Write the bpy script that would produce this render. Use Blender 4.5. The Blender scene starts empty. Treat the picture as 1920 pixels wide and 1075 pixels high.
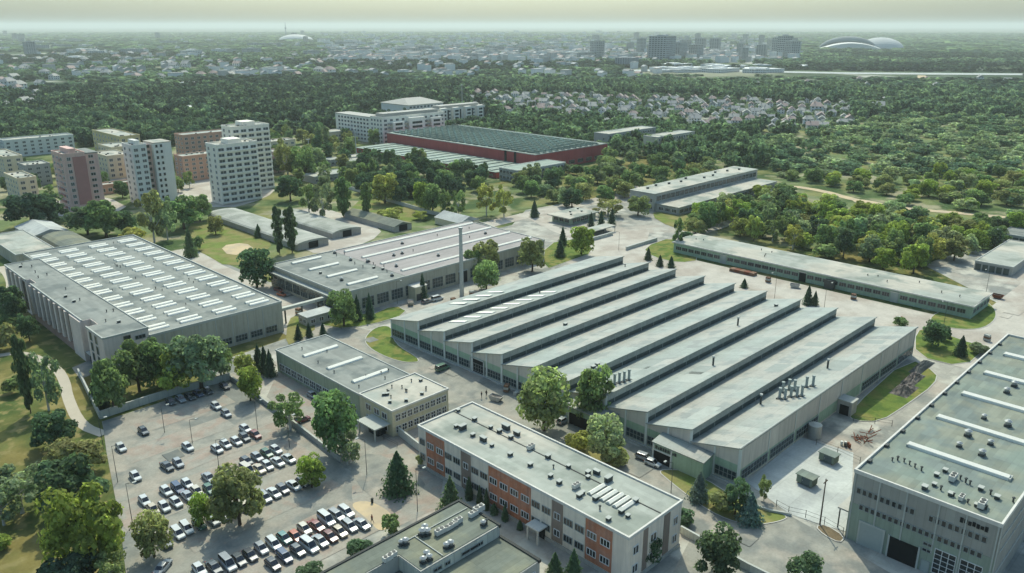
import bpy, math, random
import numpy as np
from mathutils import Vector, Matrix
R = math.radians
C = bpy.context.scene.collection
S = bpy.context.scene

# ------------------------------------------------------------------ camera, sky, sun, exposure
CAM_H = 90.0
FPX, CX, CY, HZ = 1504.0, 960.0, 537.5, 48.0
PITCH = math.atan((CY - HZ) / FPX)
YAW = R(45)
cam_d = bpy.data.cameras.new('camera'); cam = bpy.data.objects.new('camera', cam_d); C.objects.link(cam)
cam_d.sensor_width = 36; cam_d.lens = FPX / 1920 * 36; cam_d.clip_end = 120000; cam_d.clip_start = 1
cam.location = (0, 0, CAM_H); cam.rotation_euler = (R(90) - PITCH, 0, YAW - R(90))
S.camera = cam
S.render.resolution_x = 1024; S.render.resolution_y = 573

SUN_EL, SUN_AZ = R(52), R(47)          # straight ahead of the camera and high
w = bpy.data.worlds.new("World"); S.world = w; w.use_nodes = True
nt = w.node_tree; nt.nodes.clear()
out = nt.nodes.new('ShaderNodeOutputWorld'); bg = nt.nodes.new('ShaderNodeBackground')
sky = nt.nodes.new('ShaderNodeTexSky'); sky.sky_type = 'NISHITA'; sky.sun_disc = False
sky.sun_elevation = SUN_EL; sky.sun_rotation = R(90) - SUN_AZ
sky.air_density = 1.0; sky.dust_density = 3.5; sky.ozone_density = 1.0; sky.altitude = 100
tint = nt.nodes.new('ShaderNodeMix'); tint.data_type = 'RGBA'; tint.blend_type = 'MULTIPLY'
tint.inputs[0].default_value = 1.0; tint.inputs[7].default_value = (0.635, 0.82, 0.885, 1)
nt.links.new(sky.outputs[0], tint.inputs[6]); nt.links.new(tint.outputs[2], bg.inputs[0])
bg.inputs[1].default_value = 0.15
nt.links.new(bg.outputs[0], out.inputs[0])
sd = bpy.data.lights.new('sun', 'SUN'); sd.energy = 2.4; sd.angle = R(0.5); sd.color = (1.0, 0.95, 0.79)
so = bpy.data.objects.new('sun', sd); C.objects.link(so); so.rotation_euler = (R(90) - SUN_EL, 0, SUN_AZ + R(90))
so.location = (0, 0, 300)
S.view_settings.view_transform = 'Standard'; S.view_settings.look = 'None'
S.view_settings.exposure = 0.66; S.view_settings.gamma = 1

# ------------------------------------------------------------------ photograph pixel -> ground point (surveying)
def ray(px, py):
    x = (px - CX) / FPX; y = -(py - CY) / FPX
    fh = math.cos(PITCH) + math.sin(PITCH) * y; z = -math.sin(PITCH) + math.cos(PITCH) * y
    c, s = math.cos(YAW), math.sin(YAW)
    return (fh * c + x * s, fh * s - x * c, z)
def G(px, py, z=0.0):
    d = ray(px, py); t = (z - CAM_H) / d[2]
    return (d[0] * t, d[1] * t)
def height_of(px, pyb, pyt):
    g = G(px, pyb); d = ray(px, pyt); t = math.hypot(*g) / math.hypot(d[0], d[1])
    return CAM_H + t * d[2]
def px_per_m(g):
    c, s = math.cos(YAW), math.sin(YAW)
    return FPX / ((g[0] * c + g[1] * s) * math.cos(PITCH) + CAM_H * math.sin(PITCH))

# ------------------------------------------------------------------ object helpers
OFF = {}
def tag(o, label=None, cat=None, group=None, kind=None):
    if label: o['label'] = label
    if cat: o['category'] = cat
    if group: o['group'] = group
    if kind: o['kind'] = kind
    return o
def thing(name, label, cat, loc=(0, 0, 0), group=None, rz=0):
    o = bpy.data.objects.new(name, None); C.objects.link(o); o.location = loc; o.rotation_euler.z = rz
    o.empty_display_size = 1
    OFF[o.name] = Vector(loc)
    return tag(o, label, cat, group)
class MB:
    def __init__(s): s.v = []; s.f = []; s.m = []
    def face(s, pts, m=0):
        i = len(s.v); s.v += [tuple(p) for p in pts]; s.f.append(tuple(range(i, i + len(pts)))); s.m.append(m)
    def box(s, x0, x1, y0, y1, z0, z1, m=0):
        i = len(s.v)
        s.v += [(x0,y0,z0),(x1,y0,z0),(x1,y1,z0),(x0,y1,z0),(x0,y0,z1),(x1,y0,z1),(x1,y1,z1),(x0,y1,z1)]
        for q in ((3,2,1,0),(4,5,6,7),(0,1,5,4),(1,2,6,5),(2,3,7,6),(3,0,4,7)):
            s.f.append(tuple(i + k for k in q)); s.m.append(m)
        return s
    def prism(s, poly, z0, z1, m=0):
        n = len(poly); i = len(s.v)
        s.v += [(x, y, z0) for x, y in poly] + [(x, y, z1) for x, y in poly]
        s.f.append(tuple(i + n - 1 - k for k in range(n))); s.f.append(tuple(i + n + k for k in range(n))); s.m += [m, m]
        for k in range(n):
            j = (k + 1) % n; s.f.append((i + k, i + j, i + n + j, i + n + k)); s.m.append(m)
        return s
    def xprism(s, prof, x0, x1, m=0):          # profile in (y, z) swept along x
        n = len(prof); i = len(s.v)
        s.v += [(x0, y, z) for y, z in prof] + [(x1, y, z) for y, z in prof]
        s.f.append(tuple(i + k for k in range(n))); s.f.append(tuple(i + n + n - 1 - k for k in range(n))); s.m += [m, m]
        for k in range(n):
            j = (k + 1) % n; s.f.append((i + j, i + k, i + n + k, i + n + j)); s.m.append(m)
        return s
    def yprism(s, prof, y0, y1, m=0):          # profile in (x, z) swept along y
        n = len(prof); i = len(s.v)
        s.v += [(x, y0, z) for x, z in prof] + [(x, y1, z) for x, z in prof]
        s.f.append(tuple(i + n - 1 - k for k in range(n))); s.f.append(tuple(i + n + k for k in range(n))); s.m += [m, m]
        for k in range(n):
            j = (k + 1) % n; s.f.append((i + k, i + j, i + n + j, i + n + k)); s.m.append(m)
        return s
    def tube(s, p, q, r0, r1=None, n=10, m=0):
        r1 = r0 if r1 is None else r1
        p = Vector(p); q = Vector(q); d = (q - p).normalized()
        a = d.orthogonal().normalized(); b = d.cross(a); i = len(s.v)
        for c, r in ((p, r0), (q, r1)):
            for k in range(n):
                t = 2 * math.pi * k / n; s.v.append(tuple(c + a * (r * math.cos(t)) + b * (r * math.sin(t))))
        for k in range(n):
            j = (k + 1) % n; s.f.append((i + k, i + j, i + n + j, i + n + k)); s.m.append(m)
        s.f.append(tuple(i + n - 1 - k for k in range(n))); s.f.append(tuple(i + n + k for k in range(n))); s.m += [m, m]
        return s
    def ring(s, x0, x1, y0, y1, z0, z1, t, m=0):
        s.box(x0, x1, y0, y0 + t, z0, z1, m); s.box(x0, x1, y1 - t, y1, z0, z1, m)
        s.box(x0, x0 + t, y0 + t, y1 - t, z0, z1, m); s.box(x1 - t, x1, y0 + t, y1 - t, z0, z1, m)
        return s
    def mesh(s, name, mats, off=(0, 0, 0)):
        me = bpy.data.meshes.new(name)
        ox, oy, oz = off
        me.from_pydata([(x - ox, y - oy, z - oz) for x, y, z in s.v], [], s.f)
        for m in (mats if isinstance(mats, (list, tuple)) else [mats]): me.materials.append(m)
        me.polygons.foreach_set('material_index', s.m); me.update()
        return me
    def build(s, name, mats, parent=None, local=False):
        off = OFF.get(parent.name, (0, 0, 0)) if (parent and not local) else (0, 0, 0)
        o = bpy.data.objects.new(name, s.mesh(name, mats, off)); C.objects.link(o)
        if parent: o.parent = parent; OFF[o.name] = Vector(off)
        return o
def put(me, name, loc, parent=None, rz=0):      # link an existing mesh again; loc is in the world
    o = bpy.data.objects.new(name, me); C.objects.link(o)
    if parent: o.parent = parent; o.location = Vector(loc) - Vector(OFF.get(parent.name, (0, 0, 0)))
    else: o.location = loc
    o.rotation_euler.z = rz
    return o
def clone(o, parent=None):
    c = o.copy(); C.objects.link(c)
    if parent: c.parent = parent
    for ch in o.children: clone(ch, c)
    return c

# ------------------------------------------------------------------ materials
def lin(c):
    return tuple(((v / 255) / 12.92 if v / 255 <= .04045 else ((v / 255 + .055) / 1.055) ** 2.4) for v in c) + (1,)
def M(name, rgb, var=.22, scale=.25, rough=.85, panel=None, streak=0.0, spec=.25, patch=None, metal=0.0, corr=None, objcol=False, cells=None, joints=None):
    """weathered surface: base colour broken by noise at two scales, optional panel joints (w,h,dark),
    vertical streaks, patches of a second colour (rgb, scale, amount), sheeting ribs (axis, pitch)."""
    m = bpy.data.materials.new(name); m.use_nodes = True; n = m.node_tree.nodes; l = m.node_tree.links
    b = n['Principled BSDF']; b.inputs['Roughness'].default_value = rough
    b.inputs['Specular IOR Level'].default_value = spec; b.inputs['Metallic'].default_value = metal
    pos = n.new('ShaderNodeNewGeometry').outputs['Position']
    if objcol:
        oi = n.new('ShaderNodeObjectInfo'); base = oi.outputs['Color']
        tc = n.new('ShaderNodeTexCoord'); pos = tc.outputs['Object']
    else:
        rg = n.new('ShaderNodeRGB'); rg.outputs[0].default_value = lin(rgb); base = rg.outputs[0]
    def noise(sc, det=4, vec=None):
        t = n.new('ShaderNodeTexNoise'); t.inputs['Scale'].default_value = sc; t.inputs['Detail'].default_value = det
        l.new(vec if vec is not None else pos, t.inputs['Vector']); return t.outputs[0]
    def math_(op, a, bb):
        t = n.new('ShaderNodeMath'); t.operation = op
        for i, x in enumerate((a, bb)):
            if isinstance(x, (int, float)): t.inputs[i].default_value = x
            else: l.new(x, t.inputs[i])
        return t.outputs[0]
    def mix(fac, a, bb, blend='MIX'):
        t = n.new('ShaderNodeMix'); t.data_type = 'RGBA'; t.blend_type = blend
        for i, x in ((0, fac), (6, a), (7, bb)):
            if isinstance(x, (int, float)): t.inputs[i].default_value = x
            elif isinstance(x, tuple): t.inputs[i].default_value = x
            else: l.new(x, t.inputs[i])
        return t.outputs[2]
    def ramp(x, a, bb):
        t = n.new('ShaderNodeMapRange'); t.inputs[1].default_value = a; t.inputs[2].default_value = bb; l.new(x, t.inputs[0]); return t.outputs[0]
    def scaled(v):
        t = n.new('ShaderNodeVectorMath'); t.operation = 'MULTIPLY'; l.new(pos, t.inputs[0]); t.inputs[1].default_value = v; return t.outputs[0]
    col = base
    if patch:
        items = patch if isinstance(patch, list) else [patch]
        for k, (prgb, psc, amt) in enumerate(items):
            off = n.new('ShaderNodeVectorMath'); l.new(pos, off.inputs[0]); off.inputs[1].default_value = (17.3 * k, 5.1 * k, 3 * k)
            col = mix(ramp(noise(psc, 5, off.outputs[0]), .58 - amt * .3, .66 - amt * .2), col, lin(prgb))
    f1 = math_('ADD', math_('MULTIPLY', noise(scale, 6), var * 2), 1 - var)
    f2 = math_('ADD', math_('MULTIPLY', noise(scale * 6, 4), var * 1.4), 1 - var * .7)
    f = math_('MULTIPLY', f1, f2)
    if streak:
        st = ramp(noise(1.0, 3, scaled((1.6, 1.6, .09))), .45, .75)
        f = math_('MULTIPLY', f, math_('SUBTRACT', 1, math_('MULTIPLY', st, streak)))
    if panel or corr or cells or joints:
        sp = n.new('ShaderNodeSeparateXYZ'); l.new(pos, sp.inputs[0])
    if panel:
        u = math_('ADD', sp.outputs[0], sp.outputs[1])
        for coord, w_, jw in ((u, panel[0], .12), (sp.outputs[2], panel[1], .1)):
            if not w_: continue
            fr = math_('FRACT', math_('DIVIDE', coord, w_), 0)
            line = math_('LESS_THAN', fr, jw / w_)
            f = math_('MULTIPLY', f, math_('SUBTRACT', 1, math_('MULTIPLY', line, panel[2])))
        cell = n.new('ShaderNodeTexWhiteNoise'); cell.noise_dimensions = '1D'
        l.new(math_('FLOOR', math_('DIVIDE', u, panel[0]), 0), cell.inputs['W'])
        f = math_('MULTIPLY', f, math_('ADD', math_('MULTIPLY', cell.outputs[0], .14), .93))
    if corr:
        fr = math_('FRACT', math_('DIVIDE', sp.outputs[corr[0]], corr[1]), 0)
        f = math_('MULTIPLY', f, math_('SUBTRACT', 1, math_('MULTIPLY', math_('LESS_THAN', fr, .16), corr[2])))
    if cells:                                # strips of felt or concrete bays laid one by one
        cv = n.new('ShaderNodeCombineXYZ')
        for i in range(2): l.new(math_('FLOOR', math_('ADD', math_('DIVIDE', sp.outputs[i], cells[i]), .37), 0), cv.inputs[i])
        cw = n.new('ShaderNodeTexWhiteNoise'); cw.noise_dimensions = '2D'; l.new(cv.outputs[0], cw.inputs['Vector'])
        f = math_('MULTIPLY', f, math_('ADD', math_('MULTIPLY', cw.outputs[0], cells[2]*2), 1-cells[2]))
    if joints:
        for i in range(2):
            fr = math_('FRACT', math_('ADD', math_('DIVIDE', sp.outputs[i], joints[i]), .37), 0)
            f = math_('MULTIPLY', f, math_('SUBTRACT', 1, math_('MULTIPLY', math_('LESS_THAN', fr, joints[3]/joints[i]), joints[2])))
    g = n.new('ShaderNodeCombineColor'); 
    for i in range(3): l.new(f, g.inputs[i])
    col = mix(1.0, col, g.outputs[0], 'MULTIPLY')
    l.new(col, b.inputs['Base Color'])
    return m
def glassy(name, rgb, rough=.12, spec=.5):
    m = M(name, rgb, .35, .4, rough, spec=spec); return m
MT = {}
def mt(k, *a, **kw):
    MT[k] = M(k, *a, **kw); return MT[k]
mt('white_rim', (205,205,195), .12, .3)
mt('pale_paint', (196,194,182), .12, .3, streak=.15)
mt('rim_grey', (165,168,158), .15)
mt('sheet_roof', (140,148,138), .15, .25, .6, patch=[((150,150,138), .07, .5), ((128,134,126), .2, .2)], spec=.3, cells=(3.0, 40.0, .07), joints=(3.0, 3.9, .16, .16), streak=.1)
mt('clerestory', (150,153,142), .3, .5, panel=(3.0, 0, .25))
mt('dirty_glass', (70,80,74), .4, .8, .35)
mt('hall_wall', (192,186,170), .14, .1, panel=(5.8, 0, .25), streak=.18)
mt('hall_green', (146,168,142), .16, .2, panel=(5.8, 0, .2), streak=.2)
mt('pilaster', (196,200,190), .1)
mt('felt_roof', (126,130,122), .24, .09, .9, patch=[((132,135,126), .06, .5), ((106,112,106), .14, .3)], cells=(1.05, 9.0, .08))
mt('felt_roof_pale', (152,156,144), .22, .12, .9, cells=(1.05, 8.0, .07), patch=[((170,166,150), .05, .5), ((130,136,124), .1, .25)])
mt('felt_roof_green', (116,128,116), .2, .12, .9, patch=[((124,128,112), .05, .4), ((108,118,110), .12, .3)], cells=(4.5, 1.05, .13), joints=(4.5, 1.05, .1, .08))
mt('felt_roof_brown', (146,141,135), .2, .1, .9, cells=(8.0, 1.1, .08))
mt('felt_dark', (104,110,98), .26, .2, .9, patch=((120,122,102), .12, .4), cells=(7.0, 1.05, .1), joints=(7.0, 1.05, .14, .08))
mt('tar_edge', (60,62,58), .3)
mt('skylight_white', (224,222,206), .1, .5, .8, spec=.1)
mt('glass', (34,42,44), .3, .5, .12, spec=.6)
mt('glass_teal', (38,56,58), .35, .5, .15, spec=.6)
mt('frame_white', (206,206,198), .08)
mt('frame_grey', (140,146,140), .1)
mt('cream', (216,204,184), .12, .12, streak=.2)
mt('pink_cream', (210,196,182), .14, .15, streak=.2)
mt('panel_orange', (176,116,86), .28, .6, streak=.3, patch=((172,124,100), .5, .35))
mt('panel_white', (214,204,184), .12, .3, streak=.2)
mt('panel_brown', (134,120,106), .15, .3, streak=.2)
mt('grey_clad', (146,146,136), .12, .2, .6, panel=(1.5, 0, .12), streak=.1)
mt('grey_green_clad', (136,148,130), .12, .2, .6, panel=(1.5, 0, .12), streak=.15)
mt('shutter', (150,158,150), .1, .3, .6)
mt('dark_inside', (22,26,26), .3)
mt('green_small', (150,160,134), .14, .2, panel=(3, 0, .15), streak=.25)
mt('tan_small', (182,176,146), .12, .2, panel=(3, 0, .12), streak=.2)
mt('midhall_wall', (166,163,144), .16, .15, panel=(6, 0, .25), streak=.25)
mt('midhall_side', (84,96,96), .2, .3, panel=(4, 0, .3))
mt('concrete', (160,158,148), .16, .2, streak=.2)
mt('concrete_wall', (180,182,168), .14, .3, panel=(2.5, 0, .25), streak=.2)
mt('dark_metal', (66,70,66), .25, .8, .6)
mt('steel', (150,154,150), .15, .6, .45, metal=.4)
mt('red_wall', (158,72,70), .16, .06, panel=(6, 0, .18), streak=.2)
mt('teal_roof', (160,174,160), .3, .12, .8, corr=(0, 3.0, .3), patch=((134,144,130), .03, .5))
mt('green_roof', (132,146,132), .2, .06, .8, corr=(0, 6.0, .3))
mt('block_white', (232,226,208), .1, .05, streak=.12)
mt('block_cream', (206,194,162), .12, .06, streak=.12)
mt('block_yellow', (190,178,132), .12, .06)
mt('block_pink', (204,172,158), .14, .08, streak=.2)
mt('block_red', (164,118,110), .14, .08)
mt('block_blue', (208,209,198), .1, .06, streak=.12)
mt('block_grey', (164,163,152), .14, .06, streak=.15)
mt('rusty', (112,66,46), .3, .8)
mt('rubble', (120,112,104), .35, .8, patch=((70,70,66), .5, .5))
mt('bark', (74,62,50), .25, 2)
mt('bark_pale', (176,174,164), .25, 3)
mt('tyre', (24,24,24), .2, 4)
mt('car_paint', (200,200,200), .03, .5, .25, spec=.6, objcol=True)
mt('car_glass', (20,25,28), .15, 2, .08, spec=.8)
mt('lamp_lens', (220,220,212), .05, 2, .2)
mt('tail_lens', (150,30,26), .05, 2, .3)
mt('canvas_green', (112,124,110), .25, .8)
mt('wood_slat', (118,92,72), .25, 1)
mt('skin', (190,140,112), .08, 3)
mt('cloth_dark', (38,40,46), .2, 4)
mt('cloth_tan', (150,96,78), .2, 4)
mt('bin_dark', (50,54,52), .2, 2)

# ------------------------------------------------------------------ setting: ground, yards, roads, lawns
mt('grass', (98,102,58), .34, .25, .95, patch=[((116,108,64), .06, .5), ((74,88,48), .04, .4), ((126,118,76), .3, .2)], spec=.03)
mt('lawn', (98,114,56), .28, .3, .95, patch=[((120,118,68), .12, .4), ((80,100,50), .3, .3)], spec=.03)
mt('lawn_dry', (124,120,76), .32, .3, .95, patch=((104,118,60), .1, .4), spec=.05)
mt('meadow', (100,114,74), .32, .1, .95, patch=[((120,120,76), .03, .45), ((66,84,50), .05, .45), ((140,136,108), .06, .2)], spec=.03)
mt('countryside', (62,78,58), .3, .006, .95, patch=[((82,94,68), .0025, .45), ((128,130,108), .0016, .12), ((160,160,146), .006, .04)], spec=.02)
mt('yard', (150,148,136), .28, .25, .9, cells=(6,6,.06), joints=(6,6,.12,.14), patch=[((158,150,136), .04, .45), ((126,128,120), .06, .4), ((170,168,154), .12, .3)], spec=.1)
mt('asphalt', (140,139,127), .3, .35, .9, patch=[((150,144,130), .08, .4), ((120,122,114), .14, .35)], spec=.1)
mt('asphalt_dark', (104,108,102), .12, .1, .9, patch=((122,122,112), .12, .4), spec=.15)
mt('bay_paving', (150,144,130), .3, .4, .9, patch=[((142,140,128), .1, .5), ((148,136,122), .25, .3)], spec=.1)
mt('sand', (186,168,134), .12, .15, .95, patch=((172,158,132), .2, .4), spec=.05)
mt('pale_concrete', (172,167,153), .26, .25, .9, patch=((158,150,136), .06, .4), spec=.15)
mt('white_concrete', (174,178,170), .24, .3, .9, cells=(5,5,.05), joints=(5,5,.12,.12), patch=((160,164,158), .1, .4), spec=.15)
mt('path', (176,168,150), .1, .3, .95, spec=.05)
mt('kerb', (176,174,164), .1, .4)
mt('line_paint', (205,205,196), .1, 1)
mt('soil', (110,98,76), .3, .3, .95, spec=.05)

def chaikin(p, n=2):
    for _ in range(n):
        q = []
        for i in range(len(p)):
            a, b = p[i], p[(i + 1) % len(p)]
            q += [(a[0]*.75+b[0]*.25, a[1]*.75+b[1]*.25), (a[0]*.25+b[0]*.75, a[1]*.25+b[1]*.75)]
        p = q
    return p
def ccw(p):
    a = sum(p[i][0]*p[(i+1) % len(p)][1] - p[(i+1) % len(p)][0]*p[i][1] for i in range(len(p)))
    return p if a > 0 else p[::-1]
def sheet(name, pts, z, mat, smooth=0, px=True):
    p = [G(*q) for q in pts] if px else list(pts)
    if smooth: p = chaikin(p, smooth)
    z = zz(z) if z < .3 else z
    mb = MB(); mb.face([(x, y, z) for x, y in ccw(p)])
    return tag(mb.build(name, MT[mat]), kind='structure')
def strip(name, pts, width, z, mat, px=True, smooth=0):
    p = [G(*q) for q in pts] if px else list(pts)
    z = zz(z) if z < .3 else z
    for _ in range(smooth):
        q = [p[0]]
        for a, b in zip(p, p[1:]): q += [(a[0]*.75+b[0]*.25, a[1]*.75+b[1]*.25), (a[0]*.25+b[0]*.75, a[1]*.25+b[1]*.75)]
        p = q + [p[-1]]
    L = []; Rr = []
    for i, a in enumerate(p):
        b = p[min(i+1, len(p)-1)]; c = p[max(i-1, 0)]; d = Vector((b[0]-c[0], b[1]-c[1])).normalized() * width / 2
        L.append((a[0]-d.y, a[1]+d.x, z)); Rr.append((a[0]+d.y, a[1]-d.x, z))
    mb = MB()
    for i in range(len(p)-1): mb.face([Rr[i], Rr[i+1], L[i+1], L[i]])
    return tag(mb.build(name, MT[mat]), kind='structure')

mb = MB(); mb.face([(-30000,-30000,0),(60000,-30000,0),(60000,60000,0),(-30000,60000,0)])
tag(mb.build('ground', MT['grass']), kind='structure')
Z1, Z2, Z3, Z4, Z5, Z6 = .0, .02, .05, .08, .115, .14
SHN = [0]
def zz(z): SHN[0] += 1; return z + .004 + .0005*SHN[0]
sheet('countryside', [(300,1100),(520,620),(640,330),(560,180),(700,-400),(3000,-8000),(58000,-20000),(58000,58000),(-20000,58000),(-8000,3000),(-800,1100)], Z1, 'countryside', px=False)
sheet('meadow', [(330,345),(520,345),(640,330),(520,620),(300,1100),(-100,1000),(40,330),(110,330),(110,290),(200,262),(300,262)], Z2, 'meadow', px=False)
sheet('scrubland', [(292,184),(380,215),(640,400),(860,300),(1000,0),(600,-200),(420,60),(372,80)], Z2, 'meadow', px=False)
# works yard
sheet('yard', [(36,-60),(372,-60),(372,95),(330,100),(300,66),(272,66),(272,190),(330,192),(330,222),(440,212),(440,262),(290,280),(262,262),(205,262),(136,262),(136,330),(113,330),(113,208),(84,205),(84,189),(52.5,191),(36,129)], Z3, 'yard', px=False)
sheet('car_park', [(192,791),(432,712),(478,748),(640,872),(690,940),(560,1075),(470,1140),(240,1110),(225,980),(200,850)], Z4, 'asphalt')
for x0, x1, y0, y1 in ((46,77,126.4,136),(40,80,141,152.3),(56,82,154.8,161.5),(50,74,166,173),(56,80,178,184),(40,75,108.6,121.6)):
    sheet('parking_bays', [(x0,y0),(x1,y0),(x1,y1),(x0,y1)], Z5, 'bay_paving', px=False)
sheet('pavement', [(520,700),(560,700),(735,815),(690,850),(655,868),(500,745)], Z4, 'bay_paving')
sheet('forecourt', [(660,860),(760,800),(860,935),(700,1010),(660,960)], Z4, 'bay_paving', 1)
sheet('forecourt_road', [(648,872),(700,846),(760,880),(800,905),(790,925),(735,940),(690,935)], Z5, 'asphalt', 1)
sheet('sandy_patch', [(652,946),(690,938),(735,962),(738,985),(712,1000),(690,975)], Z5, 'sand', 2)
sheet('lane', [(113,208),(134,206),(134,330),(113,330)], Z4, 'pale_concrete', px=False)
sheet('works_road', [(112.7,215),(112.7,66),(93,60),(93,-20),(118,-20),(133,60),(134,190),(131,206)], Z4, 'asphalt', px=False)
sheet('storage_yard', [(1400,905),(1500,820),(1600,850),(1595,1000),(1540,985),(1480,965)], Z5, 'white_concrete')
sheet('rear_road', [(232,60),(272,60),(272,192),(300,210),(290,222),(232,205)], Z4, 'pale_concrete', px=False)
sheet('side_road', [(232,66),(330,66),(365,90),(365,-60),(232,-60)], Z4, 'pale_concrete', px=False)
strip('road', [(985,400),(1060,440),(1150,462),(1210,470),(1330,430),(1410,405)], 7, Z5, 'pale_concrete', smooth=2)
strip('entrance_road', [(880,430),(985,405),(1030,395),(1150,370),(1200,350)], 10, Z5, 'pale_concrete', smooth=1)
strip('sandy_track', [(1400,345),(1520,352),(1610,378),(1700,392),(1800,400),(1920,412)], 6, Z5, 'sand', smooth=2)
sheet('sandy_clearing', [(1590,376),(1620,374),(1665,384),(1685,391),(1640,392)], Z6, 'sand', 2)
sheet('service_yard', [(555,395),(600,388),(700,420),(720,440),(640,475),(570,475),(560,440)], Z4, 'pale_concrete', 1)
sheet('estate_paving', [(300,345),(400,330),(520,352),(500,372),(420,395),(330,372)], Z4, 'pale_concrete', 1)
sheet('estate_paving', [(40,385),(150,372),(200,368),(250,395),(120,412)], Z4, 'pale_concrete', 1)
sheet('estate_paving', [(160,345),(250,330),(260,350),(170,362)], Z4, 'pale_concrete', 1)
strip('path', [(-10,668),(45,660),(105,688),(122,715),(126,745),(150,798),(196,815)], 2.6, Z2, 'path', smooth=2)
strip('path', [(-20,590),(18,560),(22,525),(2,500)], 3, Z2, 'path', smooth=2)
sheet('entrance_pad', [(135,690),(185,668),(200,690),(150,712)], Z2, 'asphalt')
# lawns
for nm, pts, m_, sm in (
    ('lawn', [(682,635),(705,613),(736,612),(737,645),(795,678),(762,682),(722,670),(690,652)], 'lawn', 2),
    ('lawn', [(1588,775),(1702,672),(1758,700),(1752,722),(1700,760),(1650,792),(1600,790)], 'lawn', 1),
    ('lawn', [(1716,622),(1745,615),(1800,638),(1850,652),(1808,690),(1716,668)], 'lawn', 1),
    ('lawn', [(1735,600),(1780,575),(1835,558),(1866,578),(1868,600),(1838,620),(1770,616)], 'lawn', 2),
    ('lawn', [(1205,465),(1262,444),(1278,470),(1316,488),(1272,494),(1222,482)], 'lawn', 1),
    ('lawn', [(1022,458),(1085,448),(1118,472),(1062,492),(1018,508)], 'lawn', 1),
    ('flower_bed', [(1228,880),(1300,885),(1395,945),(1482,968),(1462,980),(1400,988),(1330,962),(1258,906)], 'lawn_dry', 2),
    ('lawn', [(1070,815),(1110,805),(1170,838),(1185,868),(1130,872),(1072,840)], 'lawn_dry', 1),
    ('lawn', [(575,592),(640,575),(690,595),(740,572),(768,588),(690,612),(620,618)], 'lawn', 1),
    ('flower_bed', [(1528,988),(1548,985),(1584,1008),(1575,1020),(1545,1005)], 'soil', 1),
    ('lawn', [(1222,395),(1300,405),(1330,425),(1300,440),(1230,415)], 'lawn_dry', 1),
    ('lawn', [(540,600),(560,590),(600,612),(560,640),(535,650)], 'lawn_dry', 1),
    ('field', [(960,345),(1040,335),(1075,372),(1000,392),(905,400),(850,398),(850,350)], 'meadow', 1),
    ('allotment', [(330,425),(440,408),(520,450),(470,500),(400,495)], 'lawn_dry', 1),
    ('sand_court', [(412,462),(460,455),(480,470),(430,482)], 'sand', 1),
    ('allotment', [(680,370),(760,385),(800,405),(730,430),(650,400)], 'lawn_dry', 1)):
    sheet(nm, pts, Z6 if nm != 'allotment' else Z4, m_, sm)
    if nm in ('lawn', 'flower_bed') and m_ != 'lawn_dry' or nm == 'flower_bed':
        p = chaikin([G(*q) for q in pts], sm); strip('kerb', p + [p[0]], .22, Z6 + .03, 'kerb', px=False)
pr = random.Random(17)
for k in range(16):                                # mended patches in the paving
    a, b = pr.choice(((1050,430),(1200,540),(1420,545),(1560,600),(1880,600),(880,720),(820,700),(700,640),(1440,1010),(1380,1030),(1180,890),(560,560),(600,830),(300,860),(420,800),(1840,540)))
    x, y = G(a + pr.uniform(-30,30), b + pr.uniform(-8,8)); lx, ly = pr.uniform(2,7), pr.uniform(1.5,5)
    sheet('paving_patch', [(x,y),(x+lx,y+pr.uniform(-.3,.3)),(x+lx+pr.uniform(-.4,.4),y+ly),(x+lx*.4,y+ly+pr.uniform(-.3,.5)),(x,y+ly)], Z6+.02, pr.choice(('asphalt_dark','asphalt','pale_concrete')), px=False)
# painted lines on the works road
mb = MB()
for x, y in ((103,20),(103,30),(103,40),(103,50),(121,95),(121,107),(121,119),(121,131)):
    mb.face([(x-.08,y-1.5,.235),(x+.08,y-1.5,.235),(x+.08,y+1.5,.235),(x-.08,y+1.5,.235)])
tag(mb.build('road_marking', MT['line_paint']), kind='structure')

# ------------------------------------------------------------------ building helpers
WIN = {}
def window_mesh(w_, h_, nm=1, nh=0, frame='frame_white', glass='glass', depth=.12, split=False):
    k = (round(w_,2), round(h_,2), nm, nh, frame, glass, split)
    if k in WIN: return WIN[k]
    mb = MB(); t = .09; d = depth                              # in the plane x (width), z; faces -y
    if split: pane = MB().box(-w_/2, w_/2, -.02, .06, 0, h_, 0).mesh('pane', MT[glass])
    else: mb.box(-w_/2, w_/2, -.02, .06, 0, h_, 1); pane = None
    mb.box(-w_/2-t, w_/2+t, -d, .05, -t, 0, 0); mb.box(-w_/2-t, w_/2+t, -d, .05, h_, h_+t, 0)
    mb.box(-w_/2-t, -w_/2, -d, .05, 0, h_, 0); mb.box(w_/2, w_/2+t, -d, .05, 0, h_, 0)
    for i in range(1, nm): x = -w_/2 + w_*i/nm; mb.box(x-.05, x+.05, -d*.8, .03, 0, h_, 0)
    for i in range(1, nh+1): z = h_*i/(nh+1); mb.box(-w_/2, w_/2, -d*.7, .028, z-.04, z+.04, 0)
    WIN[k] = (mb.mesh('window', [MT[frame], MT[glass]]), pane); return WIN[k]
RZ = {'-y': 0, '-x': -math.pi/2, '+x': math.pi/2, '+y': math.pi}
def win(root, side, plane, along, z, w_, h_, nm=1, nh=0, frame='frame_white', glass='glass', name='window'):
    me, pane = window_mesh(w_, h_, nm, nh, frame, glass, split=math.hypot(root.location.x, root.location.y) < 240)
    loc = (along, plane, z) if side[1] == 'y' else (plane, along, z)
    o = put(me, name, loc, root, RZ[side])
    if pane: put(pane, 'pane', (0, 0, 0)).parent = o
    return o
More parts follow.
